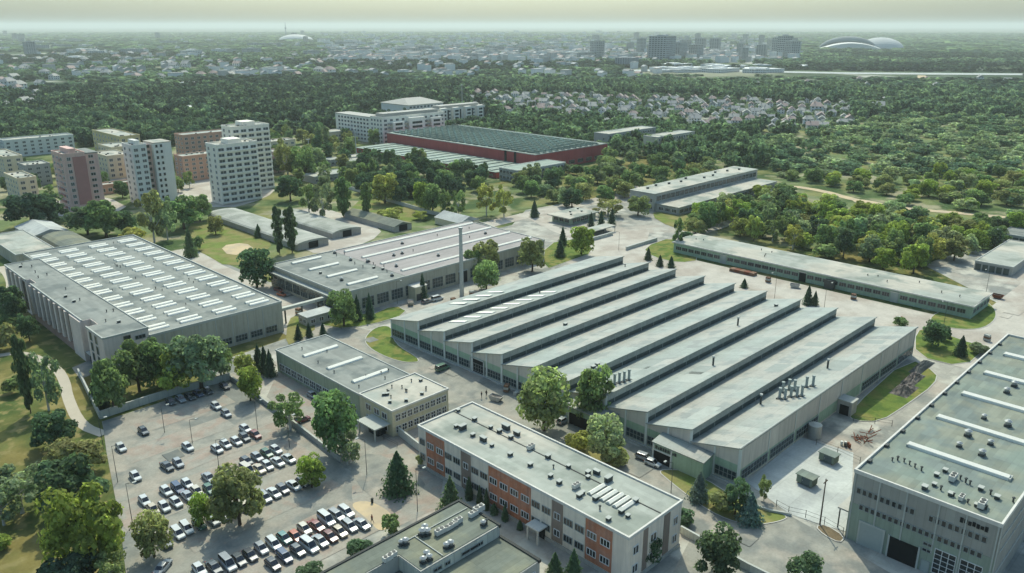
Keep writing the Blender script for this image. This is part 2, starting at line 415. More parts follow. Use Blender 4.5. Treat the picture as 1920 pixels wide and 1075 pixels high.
def flat_building(name, label, cat, x0, x1, y0, y1, h, wall, roof, rim='rim_grey', rimh=.35, group=None, t=.35):
    r = thing(name, label, cat, ((x0+x1)/2, (y0+y1)/2, 0), group)
    MB().box(x0, x1, y0, y1, 0, h-.04).build('wall', MT[wall], r)
    MB().box(x0+t*.5, x1-t*.5, y0+t*.5, y1-t*.5, h-.3, h).build('roof', MT[roof], r)
    MB().ring(x0-.12, x1+.12, y0-.12, y1+.12, h-.28, h+rimh, t).build('parapet', MT[rim], r)
    return r
VENT = {}; RB = {}
def vent_mesh(kind):
    if kind in VENT: return VENT[kind]
    mb = MB()
    if kind == 'box': mb.box(-.5,.5,-.4,.4,0,.7,0); mb.box(-.62,.62,-.52,.52,.7,.82,1)
    elif kind == 'pipe': mb.tube((0,0,0),(0,0,.8),.16,.16,8,0); mb.tube((0,0,.8),(0,0,.95),.3,.3,8,1); mb.tube((0,0,.95),(0,0,1.1),.3,.05,8,1)
    elif kind == 'stack': mb.box(-.6,.6,-.6,.6,0,.3,1); mb.tube((0,0,.3),(0,0,2.6),.32,.32,12,0); mb.tube((0,0,2.6),(0,0,2.9),.4,.4,12,0)
    elif kind == 'fan': mb.box(-.6,.6,-.6,.6,0,.5,0); mb.tube((0,0,.5),(0,0,1.2),.45,.55,12,1); mb.tube((0,0,1.2),(0,0,1.55),.75,.25,12,1)
    elif kind == 'cooler': mb.box(-1.1,1.1,-.5,.5,.25,1.3,1); mb.tube((-.5,0,1.3),(-.5,0,1.4),.4,.4,12,0); mb.tube((.5,0,1.3),(.5,0,1.4),.4,.4,12,0); mb.box(-1.0,-.8,-.4,.4,0,.25,0); mb.box(.8,1.0,-.4,.4,0,.25,0)
    elif kind == 'flue': mb.tube((0,0,0),(0,0,2.3),.24,.24,10,0); mb.tube((0,0,2.3),(0,0,2.7),.36,.36,10,1)
    elif kind == 'chimney': mb.box(-.45,.45,-.9,.9,0,1.1,0); mb.box(-.58,.58,-1.03,1.03,1.1,1.25,1)
    mats = {'box': ('dark_metal','rim_grey'), 'pipe': ('dark_metal','dark_metal'), 'stack': ('stack_grey','dark_metal'), 'fan': ('dark_metal','steel'), 'flue': ('dark_metal','rim_grey'),
            'cooler': ('dark_metal','pale_paint'), 'chimney': ('dark_metal','rim_grey')}[kind]
    VENT[kind] = mb.mesh('roof_vent', [MT[m] for m in mats]); return VENT[kind]
VN = {'box': 'roof_vent', 'pipe': 'vent_pipe', 'stack': 'exhaust_stack', 'fan': 'roof_fan', 'flue': 'flue_pipe', 'cooler': 'cooling_unit', 'chimney': 'vent_shaft'}
def vent(root, kind, x, y, z, rz=0, s=1):
    par = root                                # roof plant hangs on the roof part below it
    for ch in root.children:
        if ch.name.split('.')[0] in ('roof', 'roof_bay', 'lower_roof', 'rear_roof', 'front_roof'):
            b = RB.get(ch.name)
            if b is None: q = [v.co for v in ch.data.vertices]; b = RB[ch.name] = [f([c[i] for c in q])+OFF[ch.name][i] for i in (0, 1, 2) for f in (min, max)]
            if b[0] <= x <= b[1] and b[2] <= y <= b[3] and b[4]-1.5 <= z <= b[5]+1.5: par = ch
    o = put(vent_mesh(kind), VN[kind], (x, y, z), par, rz); o.scale = (s, s, s); return o
mt('sheet_patch', (150,155,144), .2, .4, .6); mt('sheet_patch_dark', (130,137,128), .2, .4, .6)
mt('stack_grey', (150,158,150), .15, .6)
rng = random.Random(5)
POST = {}

# ------------------------------------------------------------------ sawtooth factory hall
SX0, SX1, SY0, SY1, SH, SL = 134.8, 231.5, 69.2, 186.4, 8.7, 5.8
saw = thing('factory_hall', 'huge grey green factory hall with a sawtooth roof of ten ridges', 'factory', ((SX0+SX1)/2, (SY0+SY1)/2, 0))
peaks = [SY0 + 11.55*k for k in range(10)]
lows = peaks[1:] + [SY1]
prof = []
for pk, lo in zip(peaks, lows): prof += [(pk, SH-.1), (lo, SL-.1)]
wall_prof = [(SY0, 0)] + prof + [(SY1, 0)]
MB().xprism(wall_prof[::-1], SX0, SX1).build('wall', MT['hall_wall'], saw)
mb = MB()                                         # pale green lower wall, 4 cm proud
mb.box(SX0-.04, SX0+.1, SY0-.04, SY1, .5, 4.6); mb.box(SX0+.1, SX1, SY0-.04, SY0+.1, .5, 3.4)
mb.build('lower_wall', MT['hall_green'], saw)
for k, (pk, lo) in enumerate(zip(peaks, lows)):
    MB().xprism([(pk-.35, SH-.12), (pk-.35, SH+.12), (lo-.02, SL+.08), (lo-.02, SL-.16)][::-1], SX0-.5, SX1+.3).build('roof_bay', MT['sheet_roof'], saw)
    if k:
        c = MB(); c.box(SX0+.4, SX1-.3, pk-.1, pk+.1, SL+1.25, SH-.16, 0); c.box(SX0+.4, SX1-.3, pk-.06, pk+.06, SL+.02, SL+1.25, 1)
        x = SX0+3
        while x < SX1-2: c.box(x-.07, x+.07, pk-.13, pk+.05, SL+.05, SH-.2, 0); x += 6.0
        c.build('clerestory', [MT['clerestory'], MT['dirty_glass']], saw)
mb = MB()
for k, (pk, lo) in enumerate(zip(peaks, lows)):
    mid = (pk+lo)/2
    for a in ((SX0-.22, SX0-.01, pk-.3, pk+.3, 0, SH-.16), (SX0-.2, SX0-.01, mid-.2, mid+.2, 0, (SH+SL)/2-.2)): MB().box(*a).build('pilaster', MT['pilaster'], saw)
MB().box(SX0-.2, SX0-.01, SY1-.3, SY1+.05, 0, SL-.2).build('pilaster', MT['pilaster'], saw)
x = SX0+12
while x < SX1: MB().box(x-.14, x+.14, SY0-.13, SY0-.05, 0, SH-.3).build('pilaster', MT['pilaster'], saw); x += 12
mb = MB().box(SX0-.7, SX1+.2, SY0-.2, SY0+.06, SH+.0, SH+.22); mb.box(SX0-.66, SX0-.1, SY0, SY1, 0, .35)
mb.build('eaves_trim', MT['rim_grey'], saw)
for pk, lo in zip(peaks, lows):
    for a, b in ((pk+.5, (pk+lo)/2-.4), ((pk+lo)/2+.4, lo-.5)):
        if b < 90 and a > 74: continue
        if 98 < (a+b)/2 < 114: continue
        win(saw, '-x', SX0-.05, (a+b)/2, .8, b-a, 2.0, 5, 1, 'frame_grey', 'glass_teal')
x = SX0+6.5
while x < SX1-4:
    if not (42 < x-SX0 < 56): win(saw, '-y', SY0-.05, x, .8, 10.8, 2.2, 9, 1, 'frame_grey', 'glass_teal')
    x += 12
for y in (148.0, 109.5):                          # big dark doors in the front
    mb = MB(); mb.box(SX0-.3, SX0+.02, y-2.6, y+2.6, 4.2, 4.5, 1); mb.box(SX0-.3, SX0+.02, y-2.9, y-2.5, 0, 4.2, 1); mb.box(SX0-.3, SX0+.02, y+2.5, y+2.9, 0, 4.2, 1); mb.box(SX0-.12, SX0+.05, y-2.5, y+2.5, 0, 4.2, 0)
    mb.build('door', [MT['dark_inside'], MT['rim_grey']], saw)
sk = MB().mesh if False else None
mb = MB(); mb.box(-.85,.85,-4.2,3.0,.0,.22); skm = mb.mesh('skylight', MT['skylight_white'])
slope = math.atan2(SH-SL, 11.55)
def saw_z(y):
    for pk, lo in zip(peaks, lows):
        if pk <= y <= lo: return SH+.1 - (SH-SL)*(y-pk)/(lo-pk)
    return SL
for x in (154.9, 160.2, 165.5, 170.8):
    o = put(skm, 'skylight', (x, 179.0, saw_z(179.0)-.02), saw); o.rotation_euler.x = -slope
for i in range(8):
    x = 144.5 + 5.5*i; o = put(skm, 'skylight', (x, 167.3, saw_z(167.3)-.02), saw); o.rotation_euler.x = -slope
for px, py, kind in ((1462,742,'stack'),(1472,745,'stack'),(1483,742,'stack'),(1494,744,'stack'),(1503,744,'stack'),(1468,728,'stack'),(1480,724,'stack'),(1490,728,'stack'),
                     (1512,724,'stack'),(1524,724,'stack'),(1552,686,'flue'),(1427,748,'flue'),(1337,684,'flue'),(1383,612,'flue'),(1455,575,'box'),(1152,722,'stack'),(1161,720,'stack'),(1170,719,'stack'),(1179,716,'stack'),
                     (1112,696,'box'),(1120,690,'box'),(1060,610,'box'),(1172,498,'pipe'),(1012,545,'pipe')):
    x, y = G(px, py, 7.8); vent(saw, kind, x, y, saw_z(y)-.15)
for k, (pk, lo) in enumerate(zip(peaks, lows)):      # gutters in the valleys and patches of newer sheeting
    if k: MB().box(SX0-.4, SX1+.2, pk-.75, pk-.36, SL+.1, SL+.16).build('gutter', MT['stack_grey'], saw)
    for q in range(3):
        x = rng.uniform(SX0+4, SX1-14); y0 = pk+rng.uniform(.5, 3.5); y1 = y0+rng.uniform(2.5, 6); lx = rng.uniform(3, 9); y1 = min(y1, lo-.5)
        f = lambda y: SH+.128-(SH-SL)*(y-pk+.35)/(lo-pk+.33)*(.04+SH-SL)/(SH-SL)
        mb = MB(); mb.xprism([(y0, f(y0)-.03), (y0, f(y0)), (y1, f(y1)), (y1, f(y1)-.03)][::-1], x, x+lx); mb.build('roof_patch', MT['sheet_patch' if q % 2 else 'sheet_patch_dark'], saw)
# second porch, half hidden by the trees
po2 = thing('gate_porch', 'pale green porch with dark gateway half hidden behind the two tall trees', 'porch', (132.6, 106.2, 0))
MB().yprism([(130.9,0),(130.9,4.3),(134.55,5.0),(134.55,0)], 100.2, 112.4).build('wall', MT['hall_green'], po2)
MB().yprism([(130.6,4.32),(130.6,4.55),(134.54,5.3),(134.54,5.05)], 99.9, 112.7).build('roof', MT['sheet_roof'], po2)
mb = MB(); mb.box(130.74,130.95,105.2,111.6,0,2.9,0); mb.box(130.6,130.9,104.9,105.2,0,4.2,1); mb.box(130.6,130.9,111.6,111.9,0,4.2,1); mb.build('gateway', [MT['dark_inside'], MT['pilaster']], po2)
# gate porch with dark lettering-like sign, projecting from the front
por = thing('gate_porch', 'pale green porch with dark gateway and sign letters at the sawtooth hall corner', 'porch', (132.6, 80.5, 0))
mb = MB(); mb.yprism([(130.9,0),(130.9,4.3),(134.55,5.0),(134.55,0)], 75.2, 87.6); mb.build('wall', MT['hall_green'], por)
MB().yprism([(130.6,4.32),(130.6,4.55),(134.54,5.3),(134.54,5.05)], 74.9, 87.9).build('roof', MT['sheet_roof'], por)
mb = MB(); mb.box(130.74, 130.95, 83.0, 87.3, 0, 2.7, 0); mb.box(130.6, 130.9, 82.7, 83.0, 0, 4.2, 1); mb.box(130.6, 130.9, 87.3, 87.6, 0, 4.2, 1); mb.box(130.66, 130.9, 83.0, 87.3, 2.7, 2.95, 1)
mb.build('gateway', [MT['dark_inside'], MT['pilaster']], por)
mb = MB(); y = 87.0
for w_ in (.5,.3,.55,.35,.5,.4,.55,.3,.5):
    mb.box(130.78, 130.95, y-w_, y, 3.15, 3.85 if w_ > .32 else 3.65); y -= w_ + .17
mb.build('sign_letters', MT['dark_metal'], por)
anx = thing('service_porch', 'small grey block porch on the right hand wall of the sawtooth hall beside the lawn', 'porch', (183, 67.5, 0))
mb = MB(); mb.box(181.2, 184.4, 65.6, 69.1, 0, 3.6); mb.build('wall', MT['concrete'], anx); MB().box(181.0,184.6,65.4,69.12,3.6,3.85).build('roof', MT['rim_grey'], anx)
mb = MB(); mb.box(181.12,181.3,66.2,68.4,0,2.6); mb.build('door', MT['dark_inside'], anx)
tank = thing('storage_tank', 'upright grey cylindrical tank standing against the right hand wall of the sawtooth hall', 'tank', (165.2, 67.2, 0))
MB().tube((165.2,67.2,0),(165.2,67.2,3.4),1.5,1.5,20).build('shell', MT['steel'], tank); MB().tube((165.2,67.2,3.4),(165.2,67.2,3.8),1.5,.5,20).build('lid', MT['rim_grey'], tank)

# ------------------------------------------------------------------ left hall with rows of skylights, and its office wing
HX0, HX1, HY0, HY1, HH = 74.2, 113.9, 213.5, 330.0, 9.6
hall = flat_building('production_hall', 'wide flat roofed hall covered by four lines of small white arched skylights', 'factory', HX0, HX1, HY0, HY1, HH, 'midhall_wall', 'felt_roof', 'rim_grey', .4)
mb = MB(); n = 8
for i in range(n):
    x = 78 + i*4.9
    if x < HX1-2: MB().box(x-.12, x+.12, HY0-.1, HY0-.01, 0, HH-.32).build('pilaster', MT['rim_grey'], hall)
for x in np.arange(80.4, 112, 4.9): win(hall, '-y', HY0-.02, x, 1.0, 3.6, 1.9, 4, 1, 'frame_grey', 'glass_teal')
arc = [(-.65,0)] + [(-.65*math.cos(a), .55*math.sin(a)) for a in np.linspace(.5, math.pi-.5, 7)] + [(.65,0)]
mb = MB(); mb.xprism([(y*1.15, z) for y, z in arc][::-1], -3.1, 3.1); skl = mb.mesh('skylight', MT['skylight_white'])
ys = []; y = 217.5
while y < 326: ys += [y, y+2.6]; y += 8.6
for xc in (77.9, 87.4, 98.0, 108.6):
    for y in ys: put(skl, 'skylight', (xc, y, HH), hall)
for i in range(14): vent(hall, 'pipe', rng.choice((82.5, 92.5, 103)) + rng.uniform(-1,1), rng.uniform(216, 325), HH, 0, rng.uniform(.5,.8))
mt('plinth_red', (160,132,118), .2, .4, streak=.2)
WH = 12.0
wing = thing('office_wing', 'cream three storey office wing with tall window strips along the left hall', 'office', (68, 262, 0))
MB().prism([(63.2,232.2),(63.2,279.5),(64.8,279.5),(64.8,285),(63.4,285),(63.4,309),(74.1,309),(74.1,213.9),(62.4,213.9),(62.4,226.5),(65.4,226.5),(65.4,232.2)][::-1], 0, WH-.05).build('wall', MT['pink_cream'], wing)
MB().prism([(63.4,232.4),(63.4,279.3),(65.0,279.3),(65.0,285.2),(63.6,285.2),(63.6,308.8),(73.9,308.8),(73.9,214.1),(62.6,214.1),(62.6,226.3),(65.6,226.3),(65.6,232.4)][::-1], WH-.2, WH).build('roof', MT['felt_roof'], wing)
mb = MB()
for a in ((63.0,63.35,232.2,279.5),(62.2,62.55,213.9,226.5),(63.2,63.55,285,309),(62.55,74.2,213.7,214.05),(63.35,74.2,308.8,309.1),(73.95,74.25,214.05,308.8)): mb.box(a[0],a[1],a[2],a[3],WH-.2,WH+.25)
mb.build('parapet', MT['rim_grey'], wing)
mb = MB().box(62.9, 63.25, 241.2, 279.5, 0, 2.55); mb.build('plinth', MT['plinth_red'], wing)
win(wing, '-y', 213.88, 68.4, .8, 1.7, 10.4, 1, 6, 'panel_brown', 'glass')
for i in range(8):                                # tall dark window strips between projecting cream piers
    y = 242.6 + 4.75*i
    win(wing, '-x', 63.18, y, 2.9, 2.5, 8.2, 2, 5, 'panel_brown', 'glass')
    MB().box(62.5, 63.21, y+1.55, y+3.2, 2.6, WH-.22).build('pier', MT['pink_cream'], wing)
MB().box(62.5, 63.21, 232.2, 241.1, 0, WH-.22).build('pier', MT['pink_cream'], wing)
for y in (288, 293, 298, 303):
    win(wing, '-x', 63.38, y, 1.2, 2.3, 9.8, 2, 6, 'panel_brown', 'glass')
    MB().box(62.8, 63.41, y+1.5, y+3.4, 0, WH-.22).build('pier', MT['pink_cream'], wing)
for z in (2.9, 5.9, 8.9):
    win(wing, '-x', 65.38, 229.3, z, 1.6, 1.4, 2, 0, 'frame_grey', 'glass')
    for y in (219.5, 223.5): win(wing, '-x', 62.38, y, z, 1.5, 2.3, 1, 0, 'frame_grey', 'glass')
    win(wing, '-y', 213.88, 71.8, z+.6, 2.6, 1.0, 3, 0, 'frame_grey', 'glass')
mb = MB(); mb.box(63.4,65.3,227.6,231.0,0,2.9,0); mb.box(62.6,65.38,227.0,231.6,2.9,3.15,1); mb.build('entrance', [MT['dark_inside'], MT['rim_grey']], wing)
for i in range(14): vent(wing, rng.choice(('box','pipe','pipe')), rng.uniform(65.8,72.5), rng.uniform(220,305), WH, 0, .8)

# ------------------------------------------------------------------ middle hall with long white skylight strips
mid = flat_building('assembly_hall', 'broad hall with long white skylight strips across its brownish roof', 'factory', 134.2, 230, 211.5, 257.5, 8.0, 'midhall_wall', 'felt_roof', 'rim_grey', .3)
MB().box(160.5, 229.6, 212, 257, 7.9, 8.06).build('roof_covering', MT['felt_roof_brown'], mid)
for i, y in enumerate((253.0, 241.5, 230.0, 217.8)):
    for x0, x1, w_ in ((140.5, 152.5, 1.7), (163, 228.5, 1.5)):
        mb = MB(); mb.xprism([(y-w_/2,8.02),(y-w_/2,8.4),(y,8.75),(y+w_/2,8.4),(y+w_/2,8.02)][::-1], x0, x1); mb.build('skylight', MT['skylight_white'], mid)
mb = MB(); mb.box(132.4, 134.15, 212, 257.3, 6.0, 6.35); mb.build('canopy', MT['rim_grey'], mid)
for y in np.arange(215, 256, 5.0): win(mid, '-x', 134.15, y, 1.2, 4.2, 3.2, 4, 1, 'frame_grey', 'glass_teal')
for x in np.arange(138, 228, 6.0):
    if abs(x-186) > 4: win(mid, '-y', 211.45, x, 1.2, 4.6, 3.4, 4, 2, 'frame_grey', 'glass_teal')
mb = MB(); mb.box(184, 188, 211.3, 211.6, 0, 4.5, 0); mb.box(183.6,188.4,211.1,211.48,4.5,4.8,1); mb.build('door', [MT['dark_inside'], MT['rim_grey']], mid)
for i in range(30): vent(mid, rng.choice(('box','pipe','pipe','fan')), rng.uniform(156,162) if i < 14 else rng.uniform(140,226), rng.uniform(214,256) if i < 14 else rng.choice((235.5,247,223.5)), 8.05, 0, .8)
lean = thing('plant_room', 'small pale box shaped annex against the long side of the broad hall', 'annex', (163, 208.5, 0))
MB().box(160.5,165.5,207.2,211.2,0,4.8).build('wall', MT['tan_small'], lean); MB().box(160.3,165.7,207.0,211.3,4.8,5.05).build('roof', MT['pale_paint'], lean); MB().box(161,163,207.1,207.3,0,2.4).build('door', MT['dark_metal'], lean)
gg = thing('connecting_gangway', 'thin raised pipe gangway linking the two left hand halls', 'gangway', (123, 219.5, 0))
mb = MB(); mb.box(114.1, 134.0, 218.8, 220.2, 4.6, 5.5); mb.build('deck', MT['concrete_wall'], gg)
for x in (118, 124, 130): MB().box(x-.15,x+.15,219.2,219.8,0,4.6).build('post', MT['dark_metal'], gg)
cab = thing('site_cabin', 'small blue grey box cabin with pale roof standing between the two left hand halls', 'cabin', (125, 215, 0))
MB().box(121,131,211.5,216.8,0,3.0).build('wall', MT['block_grey'], cab); MB().box(120.8,131.2,211.3,217.0,3.0,3.3).build('roof', MT['white_concrete'], cab)
for y in (213, 215.3): win(cab, '-x', 120.98, y, 1.0, 1.4, 1.2, 2, 0, 'frame_white')
for x in (123, 126, 129): win(cab, '-y', 211.48, x, 1.0, 1.4, 1.2, 2, 0, 'frame_white')

# ------------------------------------------------------------------ small two part works building beside the car park
sm = thing('workshop_building', 'low green walled workshop with three white roof lights beside the car park trees', 'workshop', (105, 161, 0))
MB().box(97.2,112.8,148.4,187.8,0,6.25).build('wall', MT['green_small'], sm)
MB().box(97.0,113.8,135.6,148.39,0,6.55).build('front_wall', MT['tan_small'], sm)
MB().box(97.4,112.6,148.5,187.6,6.2,6.3).build('roof', MT['felt_roof'], sm); MB().box(97.2,113.6,135.8,148.2,6.5,6.6).build('front_roof', MT['felt_roof_pale'], sm)
mb = MB(); mb.ring(97.05,112.95,148.4,187.95,6.1,6.5,.3); mb.build('parapet', MT['rim_grey'], sm)
mb = MB(); mb.ring(96.85,113.95,135.45,148.55,6.4,6.85,.3); mb.build('front_parapet', MT['pale_paint'], sm)
for y in (178.3, 166.8, 155.5):
    mb = MB(); mb.xprism([(y-.8,6.28),(y-.7,6.65),(y,6.95),(y+.7,6.65),(y+.8,6.28)][::-1], 100, 110.4); mb.build('skylight', MT['skylight_white'], sm)
for y in np.arange(151.5, 187, 3.05): win(sm, '-x', 97.18, y, 1.0, 2.5, 1.9, 3, 1, 'frame_white', 'glass_teal')
for z in (.9, 3.8):
    for x in np.arange(98.6, 113, 1.72): win(sm, '-y', 135.58, x, z, 1.25, 1.5, 2, 1, 'frame_white', 'glass')
    for y in (138.5, 141.5, 144.8): win(sm, '-x', 96.98, y, z, 1.8, 1.4, 2, 0, 'frame_white', 'glass')
mb = MB(); mb.box(92.6,97.0,136.5,143.5,2.9,3.2,0); mb.box(92.8,93.1,136.8,137.1,0,2.9,0); mb.box(92.8,93.1,142.9,143.2,0,2.9,0); mb.box(94.6,96.9,138.2,141.8,0,2.7,1); mb.build('entrance_canopy', [MT['rim_grey'], MT['glass']], sm)
for i in range(16): vent(sm, rng.choice(('box','pipe','pipe')), rng.uniform(98.5,112), rng.uniform(137.5,146.5), 6.6, rng.uniform(0,3), .75)
for i in range(9): vent(sm, 'pipe', rng.uniform(98.5,112), rng.uniform(150,186), 6.3, 0, .7)

# ------------------------------------------------------------------ orange and cream two storey block
BX0, BX1, BY0, BY1, BH = 93.5, 109.0, 66.2, 121.6, 9.5
brick = flat_building('office_block', 'long two storey block with orange, white and brown facade panels and pale flat roof', 'office', BX0, BX1, BY0, BY1, BH, 'cream', 'felt_roof_pale', 'pale_paint', .3)
edges = [121.4, 119.0, 113.0, 107.9, 105.0, 99.9, 94.2, 88.5, 83.3, 80.6, 75.4, 69.5]
cols = [None,'panel_orange','panel_white','panel_brown','panel_white','panel_orange','panel_orange','panel_white','panel_brown','panel_white','panel_orange']
for i, c_ in enumerate(cols):
    a, b = edges[i], edges[i+1]
    if c_: MB().box(BX0-.1, BX0+.05, b+.06, a-.06, .9, BH-.3).build('facade_panel', MT[c_], brick)
    w2 = a - b
    nwin = 1 if w2 < 3 else 2
    for k in range(nwin):
        y = b + w2*(k+.5)/nwin
        for z in (2.2, 5.7): win(brick, '-x', BX0-.1, y, z, 1.9 if nwin == 2 else 1.3, 1.25, 3 if nwin == 2 else 2, 0, 'frame_white' if c_ in ('panel_orange','panel_brown') else 'frame_grey', 'glass')
mb = MB().box(BX0-.22, BX0-.02, BY0-.2, BY1+.1, 0, .75); mb.box(BX0-.02, BX1+.1, BY0-.2, BY0-.02, 0, .75); mb.build('plinth', MT['block_grey'], brick)
for x, wd in ((95.5,1.4),(100.5,1.6),(107.2,1.2)):
    for z in (1.9, 5.6): win(brick, '-y', BY0-.02, x, z, wd, 1.5, 2, 0, 'frame_white', 'glass')
for x0, x1 in ((97.6,98.9),(103.6,105.4)): MB().box(x0, x1, BY0-.08, BY0+.05, .9, BH-.4).build('facade_panel', MT['panel_brown'], brick)
mb = MB(); mb.box(BX0-2.6, BX0-.1, 84.2, 87.4, 3.0, 3.25, 0); mb.box(BX0-2.5, BX0-2.2, 84.4, 84.7, 0, 3.0, 0); mb.box(BX0-2.5, BX0-2.2, 86.9, 87.2, 0, 3.0, 0); mb.box(BX0-.3, BX0-.05, 84.8, 86.8, 0, 2.6, 1); mb.build('entrance_canopy', [MT['pale_paint'], MT['dark_inside']], brick)
MB().box(BX0+9.6, BX0+9.85, BY0+.4, BY1-.4, BH-.02, BH+.07).build('roof_seam', MT['tar_edge'], brick)
for i in range(6):
    y = 79.2 - i*1.42
    mb = MB(); mb.box(98.8,103.2,y-.5,y+.5,BH-.05,BH+.3,0); mb.xprism([(y-.45,BH+.3),(y,BH+.62),(y+.45,BH+.3)][::-1], 98.9,103.1,1); mb.build('roof_light', [MT['rim_grey'], MT['skylight_white']], brick)
def on_roof(root, z, lst):
    for cx_, cy_, k in lst:
        x, y = G(cx_, cy_, z); vent(root, k, x, y, z, 0 if k != 'chimney' else 1.57*(rng.random() < .5), rng.uniform(.7,1.0))
def p3c(l): return [(x/2.471+720, y/2.471+640, k) for x, y, k in l]
on_roof(brick, BH, p3c([(335,400,'box'),(365,408,'chimney'),(412,440,'box'),(460,462,'chimney'),(500,487,'box'),(420,367,'box'),(495,403,'box'),(535,422,'box'),(565,408,'chimney'),(588,450,'box'),(615,435,'chimney'),
    (585,530,'box'),(680,500,'cooler'),(760,540,'box'),(678,578,'box'),(785,588,'pipe'),(855,585,'box'),(772,630,'box'),(812,660,'box'),(890,680,'cooler'),(905,722,'box'),(945,615,'box'),(945,635,'box'),(985,615,'chimney'),(1040,648,'chimney'),
    (920,708,'box'),(980,735,'box'),(1000,780,'pipe'),(1040,830,'box'),(1100,795,'box'),(1130,815,'box'),(1165,745,'box'),(345,325,'box')]))

# ------------------------------------------------------------------ big grey building at the right edge
RX0, RX1, RY0, RY1, RH = 133.0, 226.8, 22.4, 46.0, 14.0
rb = flat_building('warehouse', 'tall dark grey clad works building at the right edge with two rows of small windows', 'factory', RX0, RX1, RY0, RY1, RH, 'grey_clad', 'felt_roof_green', 'pale_paint', .45)
MB().box(RX0-.05, RX0+.1, RY0-.05, RY1+.05, .2, 7.7).build('lower_wall', MT['grey_green_clad'], rb)
mb = MB()
for y in (45.7, 41.4, 36.8, 31.6, 27.4, 22.7): mb.box(RX0-.16, RX0-.0, y-.12, y+.12, 4.2 if 30 < y < 42 else 0, RH-.3)
mb.box(RX0-.1, RX0+.2, RY0-.14, RY0-.01, 0, RH-.3)
for z in (3.6, 7.8, 10.6): mb.box(RX0+2, RX1, RY0-.12, RY0-.01, z, z+.28)
mb.build('facade_trim', MT['rim_grey'], rb)
for y in np.arange(24.4, 45, 1.02):
    if not 33.2 < y < 34.6: win(rb, '-x', RX0-.02, y, 10.0, .62, 1.0, 1, 0, 'frame_grey', 'glass')
for y in np.arange(24.6, 44.6, 1.02): win(rb, '-x', RX0-.05, y, 7.0, .62, .9, 1, 0, 'frame_grey', 'glass')
mb = MB(); mb.box(RX0-.2, RX0-.02, 39.6, 43.6, .05, 4.6, 0); mb.box(RX0-.26, RX0-.02, 39.3, 39.6, 0, 4.9, 1); mb.box(RX0-.26, RX0-.02, 43.6, 43.9, 0, 4.9, 1); mb.box(RX0-.26,RX0-.02,39.6,43.6,4.6,4.9,1); mb.build('roller_door', [MT['shutter'], MT['rim_grey']], rb)
mb = MB(); mb.box(RX0-.18, RX0-.02, 33.6, 38.4, .05, 4.2, 0); mb.box(RX0-.26, RX0-.02, 33.3, 33.6, 0, 4.5, 1); mb.box(RX0-.26, RX0-.02, 38.4, 38.7, 0, 4.5, 1); mb.build('open_door', [MT['dark_inside'], MT['rim_grey']], rb)
for y in (29.4, 25.4): win(rb, '-x', RX0-.06, y, .8, 3.2, 4.6, 3, 4, 'frame_white', 'glass')
win(rb, '-x', RX0-.06, 32.2, .1, 1.3, 2.2, 1, 0, 'frame_grey', 'shutter', 'door')
for z in (4.1, 5.3): win(rb, '-x', RX0-.06, 32.3, z, 1.4, .5, 2, 0, 'frame_grey', 'glass')
mb = MB(); 
for k in range(7):
    y0 = 28.3 - k*.62; mb.box(RX0-.14, RX0-.02, y0-.46, y0, 12.0 + (k % 2)*.12, 12.9 - (k % 3)*.1)
mb.build('sign_letters', MT['dark_inside'], rb)
for x in (149.5, 165.5, 180.9, 196.3, 211.7):
    mb = MB(); mb.yprism([(x-.75,RH),(x-.7,RH+.55),(x,RH+.9),(x+.7,RH+.55),(x+.75,RH)], 25.6 if x < 151 else 20 if False else 25.6, 42.6, 0); mb.box(x-.9,x+.9,25.3,25.6,RH-.02,RH+.5,1); mb.box(x-.9,x+.9,42.6,42.9,RH-.02,RH+.5,1); mb.build('roof_light', [MT['skylight_white'], MT['rim_grey']], rb)
def p5c(l): return [(x/2.471+1440, y/2.471+640, k) for x, y, k in l]
on_roof(rb, RH, p5c([(885,490,'fan'),(925,440,'fan'),(990,530,'fan'),(1030,480,'fan'),(1000,360,'fan'),(1110,395,'fan'),(1105,240,'fan'),(1140,210,'fan'),(575,555,'pipe'),(600,552,'pipe'),(630,560,'pipe'),(655,572,'pipe'),(680,585,'pipe'),(710,600,'pipe'),
    (780,625,'box'),(820,605,'box'),(770,670,'box'),(725,685,'box'),(800,690,'pipe'),(855,645,'cooler'),(890,640,'pipe'),(915,655,'pipe'),(935,665,'pipe'),(985,690,'box'),(1060,730,'box'),(1030,710,'pipe'),(845,715,'box'),(860,720,'pipe'),(895,735,'cooler'),(925,750,'pipe'),(965,765,'box'),(990,770,'cooler'),(1010,780,'pipe'),(1135,745,'pipe')]))
for x in np.arange(138, 226, 8.0): MB().box(x-.5, x+.5, RY1-.9, RY1-.25, RH, RH+.5).build('roof_drain', MT['dark_metal'], rb)
lb = thing('loading_lean_to', 'narrow dark lean-to canopy on the left flank of the tall grey building', 'canopy', (140, 47.5, 0))
MB().box(134.5, 146, 46.2, 48.6, 4.4, 4.7).build('roof', MT['block_grey'], lb)
for x in (135, 140, 145.5): MB().box(x-.1,x+.1,48.2,48.4,0,4.4).build('post', MT['dark_metal'], lb)

